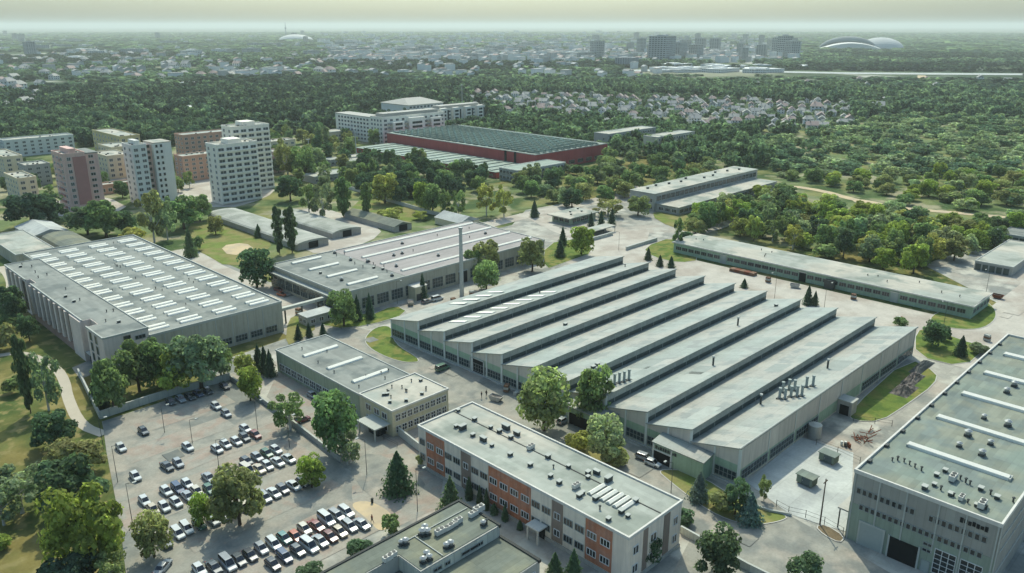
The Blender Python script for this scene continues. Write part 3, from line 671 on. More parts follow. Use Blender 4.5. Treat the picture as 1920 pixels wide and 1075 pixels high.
# ------------------------------------------------------------------ foreground block at the bottom
fg = thing('service_block', 'weathered grey flat roofed block with a stepped roof at the bottom edge', 'building', (66, 86, 0))
MB().prism([(40,91.3),(40,96.2),(82.6,96.2),(82.6,85.6),(65.2,85.6),(65.2,91.3)][::-1], 0, 7.9).build('wall', MT['block_grey'], fg)
MB().prism([(40.3,91.5),(40.3,96),(82.4,96),(82.4,85.9),(65.4,85.9),(65.4,91.5)][::-1], 7.7, 8.0).build('roof', MT['felt_dark'], fg)
mb = MB(); mb.box(40,82.75,95.9,96.35,7.6,8.2); mb.box(82.3,82.75,85.4,95.9,7.6,8.2); mb.build('parapet', MT['tar_edge'], fg)
MB().box(66, 82.7, 76.2, 85.59, 0, 5.6).build('lower_wall', MT['block_grey'], fg); MB().box(66.2, 82.5, 76.4, 85.57, 5.5, 5.7).build('lower_roof', MT['felt_dark'], fg)
MB().box(44, 65.99, 74, 91.29, 0, 5.0).build('rear_wall', MT['block_grey'], fg); MB().box(44.2, 65.8, 74.2, 91.27, 4.9, 5.1).build('rear_roof', MT['felt_dark'], fg)
mb = MB(); mb.box(82.3,82.85,76.0,85.58,5.4,5.95); mb.build('roof_edge', MT['tar_edge'], fg)
mb = MB(); mb.box(65.1,82.4,85.5,85.58,5.8,7.7); mb.box(65.1,65.19,85.6,91.2,5.3,7.7); mb.build('step_wall', MT['concrete_wall'], fg)
for x, wd in ((68.5,1.6),(70.6,1.0),(75.5,3.6),(77.9,1.0)): win(fg, '-y', 85.48, x, 6.4, wd, .6, 2, 0, 'frame_grey', 'glass')
for x in np.arange(67.5, 82, 1.9): win(fg, '-y', 76.18, x, 2.8, 1.4, 1.3, 2, 0, 'frame_white', 'glass')
def cfg(l): return [(x/4.8+600, y/4.8+900, k) for x, y, k in l]
on_roof(fg, 8.0, cfg([(735,585,'fan'),(770,580,'fan'),(925,500,'fan'),(965,495,'fan'),(945,455,'fan'),(1080,490,'cooler'),(1120,470,'cooler'),(1160,450,'cooler'),(1200,425,'cooler'),(1240,395,'cooler'),(1380,330,'cooler'),(1430,290,'cooler'),
    (650,700,'cooler'),(610,730,'cooler'),(930,745,'fan'),(985,720,'fan'),(960,690,'fan'),(1140,615,'fan'),(1175,600,'fan'),(1470,410,'fan'),(1500,395,'pipe')]))
on_roof(fg, 5.7, cfg([(1390,610,'fan'),(1250,700,'fan')]))
mb = MB(); mb.box(66.5,82,93.2,93.35,8.05,8.2); mb.box(70,70.15,86,93.2,8.05,8.2); mb.build('roof_pipe', MT['rim_grey'], fg)

# ------------------------------------------------------------------ long low block, two level building, gatehouse, small right hand sheds
lo = thing('long_shed', 'very long low grey block with one window row in front of the wood', 'shed', (285, 124, 0))
MB().box(275.6, 294.0, 67, 180.5, 0, 4.35).build('wall', MT['hall_green'], lo)
MB().yprism([(275.0,4.4),(275.0,4.65),(284.8,5.1),(294.5,4.65),(294.5,4.4)], 66.5, 181).build('roof', MT['felt_roof_pale'], lo)
mb = MB().box(274.9, 294.6, 66.3, 66.49, 4.3, 4.75); mb.box(274.8, 274.99, 66.3, 181, 4.3, 4.75); mb.build('eaves_trim', MT['pale_paint'], lo)
for i, y in enumerate(np.arange(70, 179, 3.0)):
    if i % 11 == 7:
        mb = MB(); mb.box(275.4,275.65,y-1.3,y+1.3,0,3.4,0); mb.box(275.3,275.62,y-1.6,y+1.6,3.4,3.7,1); mb.build('door', [MT['shutter' if i % 2 else 'dark_inside'], MT['pale_paint']], lo)
    else: win(lo, '-x', 275.58, y, 1.6, 2.4, 1.3, 3, 0, 'frame_grey', 'glass')
for x in np.arange(278.5, 293, 3.6): win(lo, '-y', 66.98, x, 1.6, 2.2, 1.3, 3, 0, 'frame_grey', 'glass')
mb = MB(); mb.box(273.8,275.5,111.5,115,0,3.2); mb.build('porch', MT['dark_metal'], lo)
for i in range(12): vent(lo, 'pipe', rng.uniform(279,291), rng.uniform(70,178), 4.85, 0, .8)

tw = thing('two_level_hall', 'pale stepped hall with a high and a low flat roof beside the wood', 'hall', (385, 232, 0))
MB().box(333.5, 437, 231.5, 247, 0, 8.9).build('wall', MT['block_grey'], tw); MB().box(333.2, 437.3, 231.2, 247.3, 8.9, 9.2).build('roof', MT['felt_roof_pale'], tw)
MB().box(334.5, 434.5, 217.5, 231.48, 0, 3.9).build('lower_wall', MT['concrete'], tw); MB().box(334.2, 434.8, 217.2, 231.18, 3.9, 4.15).build('lower_roof', MT['felt_roof_pale'], tw)
for x in np.arange(337, 435, 4.2): win(tw, '-y', 231.45, x, 5.2, 3.4, 2.4, 3, 1, 'frame_grey', 'glass'); win(tw, '-y', 217.48, x, 1.2, 3.2, 1.6, 3, 0, 'frame_grey', 'glass')
for y in (234, 238, 242): 
    for z in (1.0, 4.6): win(tw, '-x', 333.48, y, z, 2.6, 1.8, 3, 0, 'frame_white', 'glass')
for y in (220, 224, 228): win(tw, '-x', 334.48, y, 1.2, 2.6, 1.6, 3, 0, 'frame_white', 'glass')
for x in np.arange(342, 430, 9.5): vent(tw, 'chimney', x, 241+rng.uniform(-3,3), 9.2, 1.57, .8)

gh = thing('gatehouse', 'low flat roofed gatehouse with overhanging roof at the works entrance', 'gatehouse', (291, 249, 0))
MB().box(281.5, 300, 242.2, 254, 0, 3.3).build('wall', MT['green_small'], gh); MB().box(279, 301, 240.8, 255.2, 3.3, 3.75).build('roof', MT['felt_roof_pale'], gh)
for x in np.arange(284, 299, 3): win(gh, '-y', 242.18, x, 1.0, 2.2, 1.6, 2, 0, 'frame_grey', 'glass')
for y in (244.5, 248, 251.5): win(gh, '-x', 281.48, y, 1.0, 2.4, 1.6, 2, 0, 'frame_grey', 'glass')
for x, y in ((286,246),(290,250),(295,247),(298,252)): vent(gh, 'box', x, y, 3.75, 0, .8)
for lab, p, lx, ly in (('low grey retaining wall in the paved court right of the gatehouse', (1112,452), 14, .6), ('pale planter wall along the road in front of the long low block', (1175,470), 22, .6)):
    x, y = G(*p); t_ = thing('retaining_wall', lab, 'wall', (x, y, 0)); MB().box(x, x+lx, y, y+ly, 0, 1.4).build('wall', MT['concrete_wall'], t_); MB().box(x-.1, x+lx+.1, y-.1, y+ly+.1, 1.4, 1.55).build('coping', MT['rim_grey'], t_)
x, y = G(1110, 447); cn = thing('court_shelter', 'grey flat shelter with open side in the court right of the gatehouse', 'shelter', (x, y, 0))
MB().box(x, x+17, y, y+6, 2.6, 3.0).build('roof', MT['felt_roof_pale'], cn); MB().box(x, x+17, y+5.7, y+5.9, 0, 2.6).build('wall', MT['midhall_side'], cn)
for dx in (.2, 8.5, 16.6): MB().box(x+dx, x+dx+.2, y+.2, y+.4, 0, 2.6).build('post', MT['dark_metal'], cn)
rs = flat_building('garage_block', 'low brownish garage block with dark doors at the right edge behind the paved circle', 'garage', 337, 382, 71, 84, 3.6, 'concrete', 'felt_roof_pale', 'rim_grey', .2)
for y in np.arange(73, 83.5, 2.4): win(rs, '-x', 336.98, y, .2, 1.9, 2.5, 1, 0, 'frame_grey', 'dirty_glass', 'garage_door')
rs2 = flat_building('garage_block', 'second low garage block further back behind the brownish one at the right edge', 'garage', 392, 430, 73, 90, 3.6, 'concrete', 'felt_roof', 'rim_grey', .2)
for y in np.arange(76, 89, 2.6): win(rs2, '-x', 391.98, y, .2, 2.0, 2.5, 1, 0, 'frame_grey', 'dirty_glass', 'garage_door')

# ------------------------------------------------------------------ red hall, its annex and office
red = flat_building('red_hall', 'large dark red hall with a ribbed greenish roof in the middle distance', 'factory', 375, 449, 354, 512, 11, 'red_wall', 'teal_roof', 'block_grey', .3)
for i, x in enumerate(np.arange(381, 447, 6.0)):
    m_ = MB(); m_.yprism([(x-1.7,11),(x-1.5,12.4),(x+1.7,11)], 356, 510, 0)
    for yy in np.arange(360, 508, 7.5): m_.box(x-2.3, x-1.55, yy, yy+4.5, 11, 12.2, 1)
    m_.build('roof_monitor', [MT['teal_roof'], MT['green_roof']], red)
for y in (381, 372): MB().box(374.7,375.05,y-1,y+1,3.5,11).build('down_pipe', MT['dark_inside'], red)
for x in np.arange(384, 447, 9): win(red, '-y', 353.98, x, 1.5, 5.5, 2.2, 4, 0, 'frame_grey', 'glass')
ra = thing('red_annex', 'low red walled lean-to annex with pale green roof along the dark red hall', 'annex', (357, 430, 0))
MB().box(341, 374.6, 355, 505, 0, 3.7).build('wall', MT['red_wall'], ra); MB().box(340.5, 374.6, 354.5, 505.5, 3.7, 4.0).build('roof', MT['green_roof'], ra)
for y in np.arange(362, 503, 9): MB().box(343, 372, y-1.2, y+1.2, 4.0, 4.5).build('roof_monitor', MT['teal_roof'], ra)
for y in np.arange(360, 503, 7): win(ra, '-x', 340.98, y, 1.2, 4.2, 1.4, 3, 0, 'frame_grey', 'glass')
of = flat_building('front_office', 'pale two storey office front with rows of windows before the dark red hall', 'office', 341, 384, 336, 352, 7.2, 'block_grey', 'green_roof', 'block_white', .3)
for z in (1.0, 4.3):
    for x in np.arange(343, 383, 2.9): win(of, '-y', 335.98, x, z, 2.0, 1.7, 2, 0, 'frame_white', 'glass')
    for y in np.arange(338.5, 351, 3): win(of, '-x', 340.98, y, z, 2.0, 1.7, 2, 0, 'frame_white', 'glass')

# ------------------------------------------------------------------ apartment towers
mt('tower_glass', (74,80,78), .45, .35, .2, spec=.5)
def tower(label, x0, x1, y0, y1, h, wall, floors, cols_y, cols_x, winw=2.6, group=None, bands=None, name='apartment_tower', glass='tower_glass', roofhut=True):
    t_ = flat_building(name, label, 'apartment tower' if floors > 7 else 'apartment block', x0, x1, y0, y1, h, wall, 'felt_roof_pale', wall if wall.startswith('block') else 'rim_grey', .6, group)
    fh = (h-1.5)/floors
    for f in range(floors):
        z = 1.0 + f*fh
        for k in range(cols_y):
            x = x0 + (x1-x0)*(k+.5)/cols_y; win(t_, '-y', y0-.02, x, z+.5, min(winw, (x1-x0)/cols_y*.75), fh*.5, 2, 0, 'frame_white', glass)
        for k in range(cols_x):
            y = y0 + (y1-y0)*(k+.5)/cols_x; win(t_, '-x', x0-.02, y, z+.5, min(1.8, (y1-y0)/cols_x*.6), fh*.5, 2, 0, 'frame_white', glass)
        if bands: MB().box(x0+.3, x1-.3, y0-1.0, y0-.03, z-.25, z+.55).build('balcony', MT[bands], t_)
    if roofhut: MB().box((x0*2+x1)/3, (x0+2*x1)/3, y0+2, y1-2, h, h+2.4).build('roof_hut', MT[wall], t_)
    for i in range(5): vent(t_, 'box', rng.uniform(x0+1.5,x1-1.5), rng.uniform(y0+1.5,y1-1.5), h, 0, .9)
    return t_
tower('white eleven storey tower with long balcony bands, the nearer of the two white towers', 185.8, 208.3, 401, 413.5, 31, 'block_white', 10, 5, 2, 3.0, None, 'block_white')
tower('white tower with balcony bands standing behind and right of the nearer white tower', 206.5, 229, 424.4, 437, 36.5, 'block_white', 12, 5, 2, 3.0, None, 'block_white')
tb = tower('pale blue tower with a recessed stair strip, between the pink and white towers', 154.6, 162, 431, 444, 31, 'block_blue', 10, 2, 2, 2.0)
MB().box(162.05, 165.5, 434, 443, 0, 30.4).build('stair_wall', MT['block_pink'], tb)
for f in range(10): win(tb, '-y', 433.98, 163.8, 2+3*f, 1.4, 1.5, 1, 0, 'frame_grey', 'glass')
MB().box(165.55, 175, 431.2, 444, 0, 31.2).build('right_wing', MT['block_blue'], tb); MB().box(165.4,175.15,431.05,444.15,31.2,31.7).build('right_roof', MT['felt_roof_pale'], tb)
for f in range(10):
    for x in (167.2, 169.6): win(tb, '-y', 431.18, x, 2+3*f, 1.2, 1.5, 1, 0, 'frame_white', 'glass')
tp = tower('pink and dusty red tower with balconies, leftmost tower of the housing estate', 122.7, 133, 435, 452, 29.5, 'block_pink', 9, 2, 3, 1.6)
MB().box(127, 133.1, 434.8, 435.05, 4, 28).build('facade_panel', MT['block_red'], tp)
MB().box(133.05, 140, 438, 456, 0, 28.5).build('rear_wing', MT['block_pink'], tp); MB().box(132.9+.2,140.2,437.8,456.2,28.5,29.1).build('rear_roof', MT['felt_roof'], tp)
for f in range(9):
    MB().box(122.0, 122.68, 440, 447, 2+3*f, 3+3*f).build('balcony', MT['block_red' if f < 4 else 'block_pink'], tp)
    win(tp, '-y', 437.98, 136.5, 2.4+3*f, 2.2, 1.4, 2, 0, 'frame_white', 'glass')
bo = M('block_orange', (188,150,128), .14, .06, streak=.15); MT['block_orange'] = bo
low = [('cream three storey block right behind the pink tower', 171, 185, 520, 545, 14, 'block_cream', 4, 3, 5),
       ('yellow ochre block with flat roof beside the dark forest behind the towers', 208, 222, 600, 655, 15, 'block_yellow', 4, 3, 9),
       ('long orange and cream block behind the pale blue tower', 236, 290, 560, 574, 17, 'block_orange', 5, 12, 3),
       ('orange block with dark balconies between the blue tower and the white tower', 200, 222, 479, 491, 15, 'block_orange', 5, 5, 2),
       ('cream block with pitched looking roof at the left edge behind the trees', 124, 134, 553, 590, 15, 'block_cream', 5, 2, 7),
       ('grey three storey block between the left edge cream block and the pink tower', 129, 142, 530, 545, 12, 'block_grey', 4, 3, 4),
       ('long greenish block at the foot of the forest on the far left', 150, 196, 660, 674, 12, 'block_blue', 4, 9, 3),
       ('low cream block behind the orange blocks right of the pale blue tower', 252, 300, 520, 532, 12, 'block_cream', 4, 10, 3),
       ('low orange shop row between the pink tower and the pale blue tower', 146, 168, 474, 482, 5, 'block_orange', 1, 6, 2)]
low += [('cream block squeezed between the pale blue tower and the yellow block', 184, 198, 548, 572, 15, 'block_cream', 5, 3, 5), ('small pink block behind the pale blue tower, left of the orange one', 178, 192, 500, 512, 13, 'block_pink', 4, 4, 3), ('pale block between the leftmost pink tower and the left edge', 112, 121, 480, 505, 13, 'block_cream', 4, 2, 5),
       ('long cream and pink block right behind the rear white tower', 232, 262, 470, 482, 13, 'block_pink', 4, 8, 2), ('grey low block in front of the yellow ochre block', 196, 208, 590, 600, 10, 'block_grey', 3, 3, 3)]
for lab, a, b, c_, d, h, wl, fl, cy_, cx_ in low: tower(lab, a, b, c_, d, h, wl, fl, cy_, cx_, 2.0, None, None, 'apartment_block' if fl > 1 else 'shop_row', roofhut=False)

# white courtyard apartments behind the red hall
wa = tower('white modern apartment block with bays, left one behind the dark red hall', 380, 444, 524, 540, 21, 'block_white', 6, 11, 4, 2.6, None, None, 'apartment_block', roofhut=False)
MB().box(380, 394, 540.05, 590, 0, 20).build('side_wing', MT['block_white'], wa); MB().box(379.8,394.2,540.3,590.2,20,20.5).build('wing_roof', MT['block_grey'], wa)
for f in range(6):
    for y in np.arange(544, 588, 4.5): win(wa, '-x', 379.98, y, 1.6+3.1*f, 2.4, 1.5, 2, 0, 'frame_white', 'glass')
MB().ring(380,444,524,540,21.0,21.2,.3).build('roof_edge', MT['block_grey'], wa); MB().box(384,440,528,538,21,23.6).build('penthouse', MT['block_grey'], wa)
for x0_, x1_, h_ in ((388,399,17),(404,420,19.5),(427,438,18)):
    MB().box(x0_, x1_, 520.5, 523.95, 0, h_).build('bay', MT['block_white'], wa)
    for f in range(5):
        win(wa, '-y', 520.48, (x0_+x1_)/2, 1.4+3.3*f, (x1_-x0_)*.62, 1.7, 3, 0, 'frame_grey', 'glass'); MB().box(x0_-3, x0_-.05, 521.5, 523.9, 2.2+3.3*f, 3.2+3.3*f).build('balcony', MT['block_grey'], wa)
wb_ = tower('white modern apartment block with dark window bays, right one behind the dark red hall', 476, 536, 573, 588, 17, 'block_white', 5, 6, 3, 3.4, None, None, 'apartment_block', roofhut=False)
MB().box(482,530,576,586,17,19.8).build('penthouse', MT['block_grey'], wb_)
for x0_ in (479, 494, 509, 524):
    MB().box(x0_, x0_+7, 569.5, 572.95, 0, 18.2).build('bay', MT['block_white'], wb_); MB().box(x0_+7.6, x0_+11.4, 572.5, 572.97, .5, 16).build('glazed_strip', MT['glass'], wb_)
    for f in range(5): win(wb_, '-y', 569.48, x0_+3.5, 1.4+3.2*f, 4.2, 1.7, 2, 0, 'frame_grey', 'glass')
wc = thing('apartment_block', 'white apartment block under a grey hipped roof at the back of the courtyard blocks', 'apartment block', (520, 665, 0))
MB().box(500, 545, 645, 690, 0, 15).build('wall', MT['block_white'], wc)
mb = MB(); v = [(499,644,15),(546,644,15),(546,691,15),(499,691,15),(512,667,20),(533,667,20)]
for f in ((0,1,5,4),(1,2,5),(2,3,4,5),(3,0,4)): mb.face([v[i] for i in f])
mb.build('roof', MT['block_grey'], wc)
for f in range(4):
    for x in np.arange(503, 543, 4.5): win(wc, '-y', 644.98, x, 1.6+3.4*f, 2.4, 1.5, 2, 0, 'frame_white', 'glass')
tower('white lower apartment block between the left and right courtyard blocks', 446, 470, 560, 574, 14, 'block_white', 4, 5, 2, 3.0, None, None, 'apartment_block', roofhut=False)
# pale houses left of the white blocks, and blocks right of the red hall
for lab, px_, py_, lx, ly, h, wl in (('cream house left of the white courtyard blocks, half hidden by trees', 615, 268, 22, 16, 8, 'block_cream'),
        ('grey long block hidden by trees right of the dark red hall', 1140, 285, 60, 14, 13, 'block_grey'),
        ('pale long block with small windows right of the dark red hall, beyond the trees', 1232, 292, 48, 13, 13, 'block_cream'),
        ('flat pale shed among trees left of the low red annex', 590, 345, 26, 14, 4, 'concrete'),
        ('small flat shed among trees left of the low red annex, nearest the hall', 660, 315, 24, 12, 4, 'concrete'),
        ('flat grey shed with white edge left of the low red annex, by the mast', 620, 312, 34, 10, 4, 'block_grey')):
    x, y = G(px_, py_); b_ = flat_building('low_block', lab, 'block', x, x+lx, y, y+ly, h, wl, 'felt_roof_pale', 'rim_grey', .3)
    for f in range(max(1, int(h//3.2))):
        for xx in np.arange(x+2, x+lx-1, 3.2): win(b_, '-y', y-.02, xx, 1+3.1*f, 1.7, 1.4, 2, 0, 'frame_white', 'glass')

# ------------------------------------------------------------------ long sheds behind the left hall
def vault(name, label, x0, x1, y0, y1, h, rise, roofm, wallm, n=8):
    t_ = thing(name, label, 'shed', ((x0+x1)/2, (y0+y1)/2, 0))
    MB().box(x0, x1, y0, y1, 0, h).build('wall', MT[wallm], t_)
    xc = (x0+x1)/2; hw = (x1-x0)/2+.3
    pr = [(xc-hw*math.cos(a), h+.02+rise*math.sin(a)) for a in np.linspace(0, math.pi, n)]
    MB().yprism(pr[::-1], y0-.3, y1+.3).build('roof', MT[roofm], t_)
    mb = MB(); mb.box(xc-2.2, xc+2.2, y0-.36, y0+.1, 0, min(h+.4, 3.2)); mb.build('door', MT['dark_inside'], t_)
    return t_
mt('shed_roof', (160,162,150), .32, .3, .9, patch=((136,140,128), .15, .35), joints=(50, 2.6, .16, .3), cells=(50, 2.6, .07))
vault('storage_shed', 'long pale vaulted shed whose dark open end faces the two poplars', 166, 181, 293, 376, 2.6, 1.3, 'shed_roof', 'concrete')
vault('storage_shed', 'long pale vaulted shed right of the one by the poplars', 187, 202, 299, 352, 2.6, 1.3, 'shed_roof', 'concrete')
vault('storage_shed', 'dull brown gabled shed with low roof behind the vaulted sheds', 214, 224, 290, 330, 2.6, 1.6, 'felt_dark', 'concrete', 3)
vault('storage_shed', 'pale gabled shed with white roof at the back corner of the broad hall', 238, 250, 272, 290, 3.2, 2.4, 'white_concrete', 'block_cream', 3)
flat_building('rear_annex', 'flat pale roofed annex behind the left hall at the left edge', 'annex', 76, 90, 349, 392, 5, 'midhall_wall', 'felt_roof_pale', 'rim_grey', .25)
vault('pitched_shed', 'light grey wide pitched roof shed behind the left hall', 91, 106, 384, 410, 3.2, 2.2, 'white_concrete', 'concrete', 3)
vault('barrel_shed', 'dark grey barrel roofed shed just behind the left hall', 93, 106, 340, 378, 3.2, 2.0, 'felt_dark', 'concrete')

# ------------------------------------------------------------------ walls, fences, poles
def wall_run(name, label, pts, h, mat, cap='rim_grey', thick=.3, cat='wall', z0=0):
    p = [G(*q) for q in pts]; t_ = thing(name, label, cat, (p[0][0], p[0][1], 0)); mb = MB(); mc = MB()
    for a, b in zip(p, p[1:]):
        d = Vector((b[0]-a[0], b[1]-a[1])).normalized(); nx, ny = -d.y*thick/2, d.x*thick/2
        q = [(a[0]+nx,a[1]+ny),(b[0]+nx,b[1]+ny),(b[0]-nx,b[1]-ny),(a[0]-nx,a[1]-ny)]
        mb.prism(ccw(q), z0, h); q = [(x+(x-(a[0]+b[0])/2)*.001+nx*.4*(1 if i < 2 else -1), y+ny*.4*(1 if i < 2 else -1)) for i, (x, y) in enumerate(q)]; mc.prism(ccw(q), h, h+.12)
    mb.build('panel', MT[mat], t_); mc.build('coping', MT[cap], t_); return t_
wall_run('concrete_wall', 'pale concrete wall round the upper corner of the car park, under the trees', [(148,704),(188,786),(260,762),(335,738),(432,713)], 1.9, 'concrete_wall')
wall_run('concrete_wall', 'dark low wall along the right side of the car park', [(432,713),(478,745),(560,806),(640,868)], 1.3, 'concrete', 'rim_grey')
wall_run('concrete_wall', 'pale wall between the green workshop and the orange and cream block', [(737,808),(790,850)], 2.0, 'pale_paint')
wall_run('concrete_wall', 'grey wall curving round the junction at the right end of the orange and cream block', [(1276,1000),(1330,1030),(1400,1070),(1480,1110)], 1.5, 'concrete_wall')
wall_run('boundary_wall', 'long thin pale boundary wall running past the trees behind the broad hall', [(640,350),(720,376),(800,400),(905,425),(985,455)], 1.8, 'pale_paint')
wall_run('low_wall', 'low kerb wall edging the planted bed in front of the gate porch', [(1398,945),(1440,960),(1484,968)], .5, 'pale_paint')
def railing(label, pts, h=1.4, step=3.0, mat='dark_metal'):
    p = [G(*q) for q in pts]; t_ = thing('fence', label, 'fence', (p[0][0], p[0][1], 0)); rail = MB()
    for a, b in zip(p, p[1:]):
        L = math.hypot(b[0]-a[0], b[1]-a[1]); n = max(1, int(L/step))
        for z in (h-.1, h*.5): rail.tube((a[0],a[1],z),(b[0],b[1],z),.03,.03,5)
        for i in range(n+1):
            if 'post' not in POST: mb = MB(); mb.tube((0,0,0),(0,0,1),.06,.06,6); POST['post'] = mb.mesh('post', MT[mat])
            o = put(POST['post'], 'post', (a[0]+(b[0]-a[0])*i/n, a[1]+(b[1]-a[1])*i/n, 0), t_); o.scale.z = h
    rail.build('rail', MT[mat], t_)
railing('thin wire fence along the white storage yard by the planted bed', [(1455,952),(1478,965),(1510,972),(1545,985),(1580,1005)], 1.8)
railing('thin fence across the yard beside the rusty scrap', [(1530,835),(1570,850),(1612,870)], 1.6)
railing('thin fence at the foot of the bright lawn', [(1600,790),(1640,795),(1672,800)], 1.6)
railing('dark fence on the roof side path by the green workshop entrance', [(690,800),(720,825),(745,838)], 1.2)
def lamp(label, px_, py_, h=8.0, arm=1.6, side=1, mat='dark_metal', grp='lamp posts'):
    x, y = G(px_, py_); t_ = thing('lamp_post', label, 'lamp post', (x, y, 0))
    MB().tube((x,y,0),(x,y,h),.075,.045,8).build('pole', MT[mat], t_)
    ar = MB().tube((x,y,h-.05),(x+arm*side*.7,y-arm*side*.7,h+.25),.05,.05,6).build('arm', MT[mat], t_)
    MB().box(x+arm*side*.7-.35,x+arm*side*.7+.35,y-arm*side*.7-.2,y-arm*side*.7+.2,h+.18,h+.36).build('lamp_head', MT['rim_grey'], ar)
for lab, a, b, h in (('thin lamp post at the left car park edge, beside the path end', 195,845,8), ('thin lamp post between the two single white cars at the left', 221,905,8.5), ('thin lamp post near the left end of the front car park rows', 249,985,9),
        ('thin lamp post in the empty upper part of the car park', 309,812,7), ('thin lamp post beside the lone white car in the middle of the car park', 361,832,6), ('thin lamp post below the short row of white cars', 411,880,7), ('thin lamp post by the red car at the end of the short car row', 483,806,7.5),
        ('thin lamp post under the small tree by the car park wall', 543,840,8), ('tall lamp post on the forecourt beside the big spruce', 783,960,9.5), ('lamp post on the forecourt by the green workshop entrance', 688,892,8.5),
        ('lamp post beside the lawn left of the sawtooth hall', 640,618,8), ('lamp post on the lawn at the right end of the long low block', 1768,618,9), ('lamp post between the long low block and the paved circle at right', 1848,553,9),
        ('lamp post behind the sawtooth hall, left one on the rear road', 1452,560,9), ('lamp post behind the sawtooth hall near the twin conifers', 1545,580,9), ('white headed lamp post in front of the gate porch', 1258,925,7), ('lamp post near the chimney mast by the broad hall', 745,570,8),
        ('lamp post by the lawn corner next to the gatehouse road', 1160,470,8), ('lamp post on the paved circle near the right edge', 1870,470,9)): lamp(lab, a, b, h, 1.6, 1 if a % 2 else -1)
x, y = G(1537, 985); t_ = thing('utility_pole', 'tall dark wooden pole beside the small planted strip at the white storage yard', 'pole', (x, y, 0)); MB().tube((x,y,0),(x,y,10),.16,.1,8).build('pole', MT['bark'], t_); MB().box(x-.8,x+.8,y-.06,y+.06,9.3,9.5).build('crossarm', MT['bark'], t_)
x, y = G(866, 555); t_ = thing('chimney_mast', 'tall pale grey chimney mast between the broad hall and the sawtooth hall', 'mast', (x, y, 0))
MB().tube((x,y,0),(x,y,24),.8,.55,14).build('shaft', MT['rim_grey'], t_); mb = MB(); mb.tube((x,y,24),(x,y,24.6),.75,.75,14)
for k in range(5): mb.box(x-.1,x+.1,y-.6,y-.5,2+k*4,4+k*4)
mb.build('cap', MT['steel'], t_)
for lab, a, b, tp_ in (('slim pale mast among the trees left of the white courtyard blocks', 668, 290, 242), ('slim pale mast by the trees left of the shed cluster', 580, 292, 262), ('slender white mast rising behind the right white courtyard block', 867, 214, 160)):
    x, y = G(a, b); h = height_of(a, b, tp_); t_ = thing('mast', lab, 'mast', (x, y, 0)); MB().tube((x,y,0),(x,y,h),.45,.25,8).build('pole', MT['pale_paint'], t_); MB().box(x-1.6,x+1.6,y-.25,y+.25,h,h+.5).build('crossarm', MT['pale_paint'], t_)

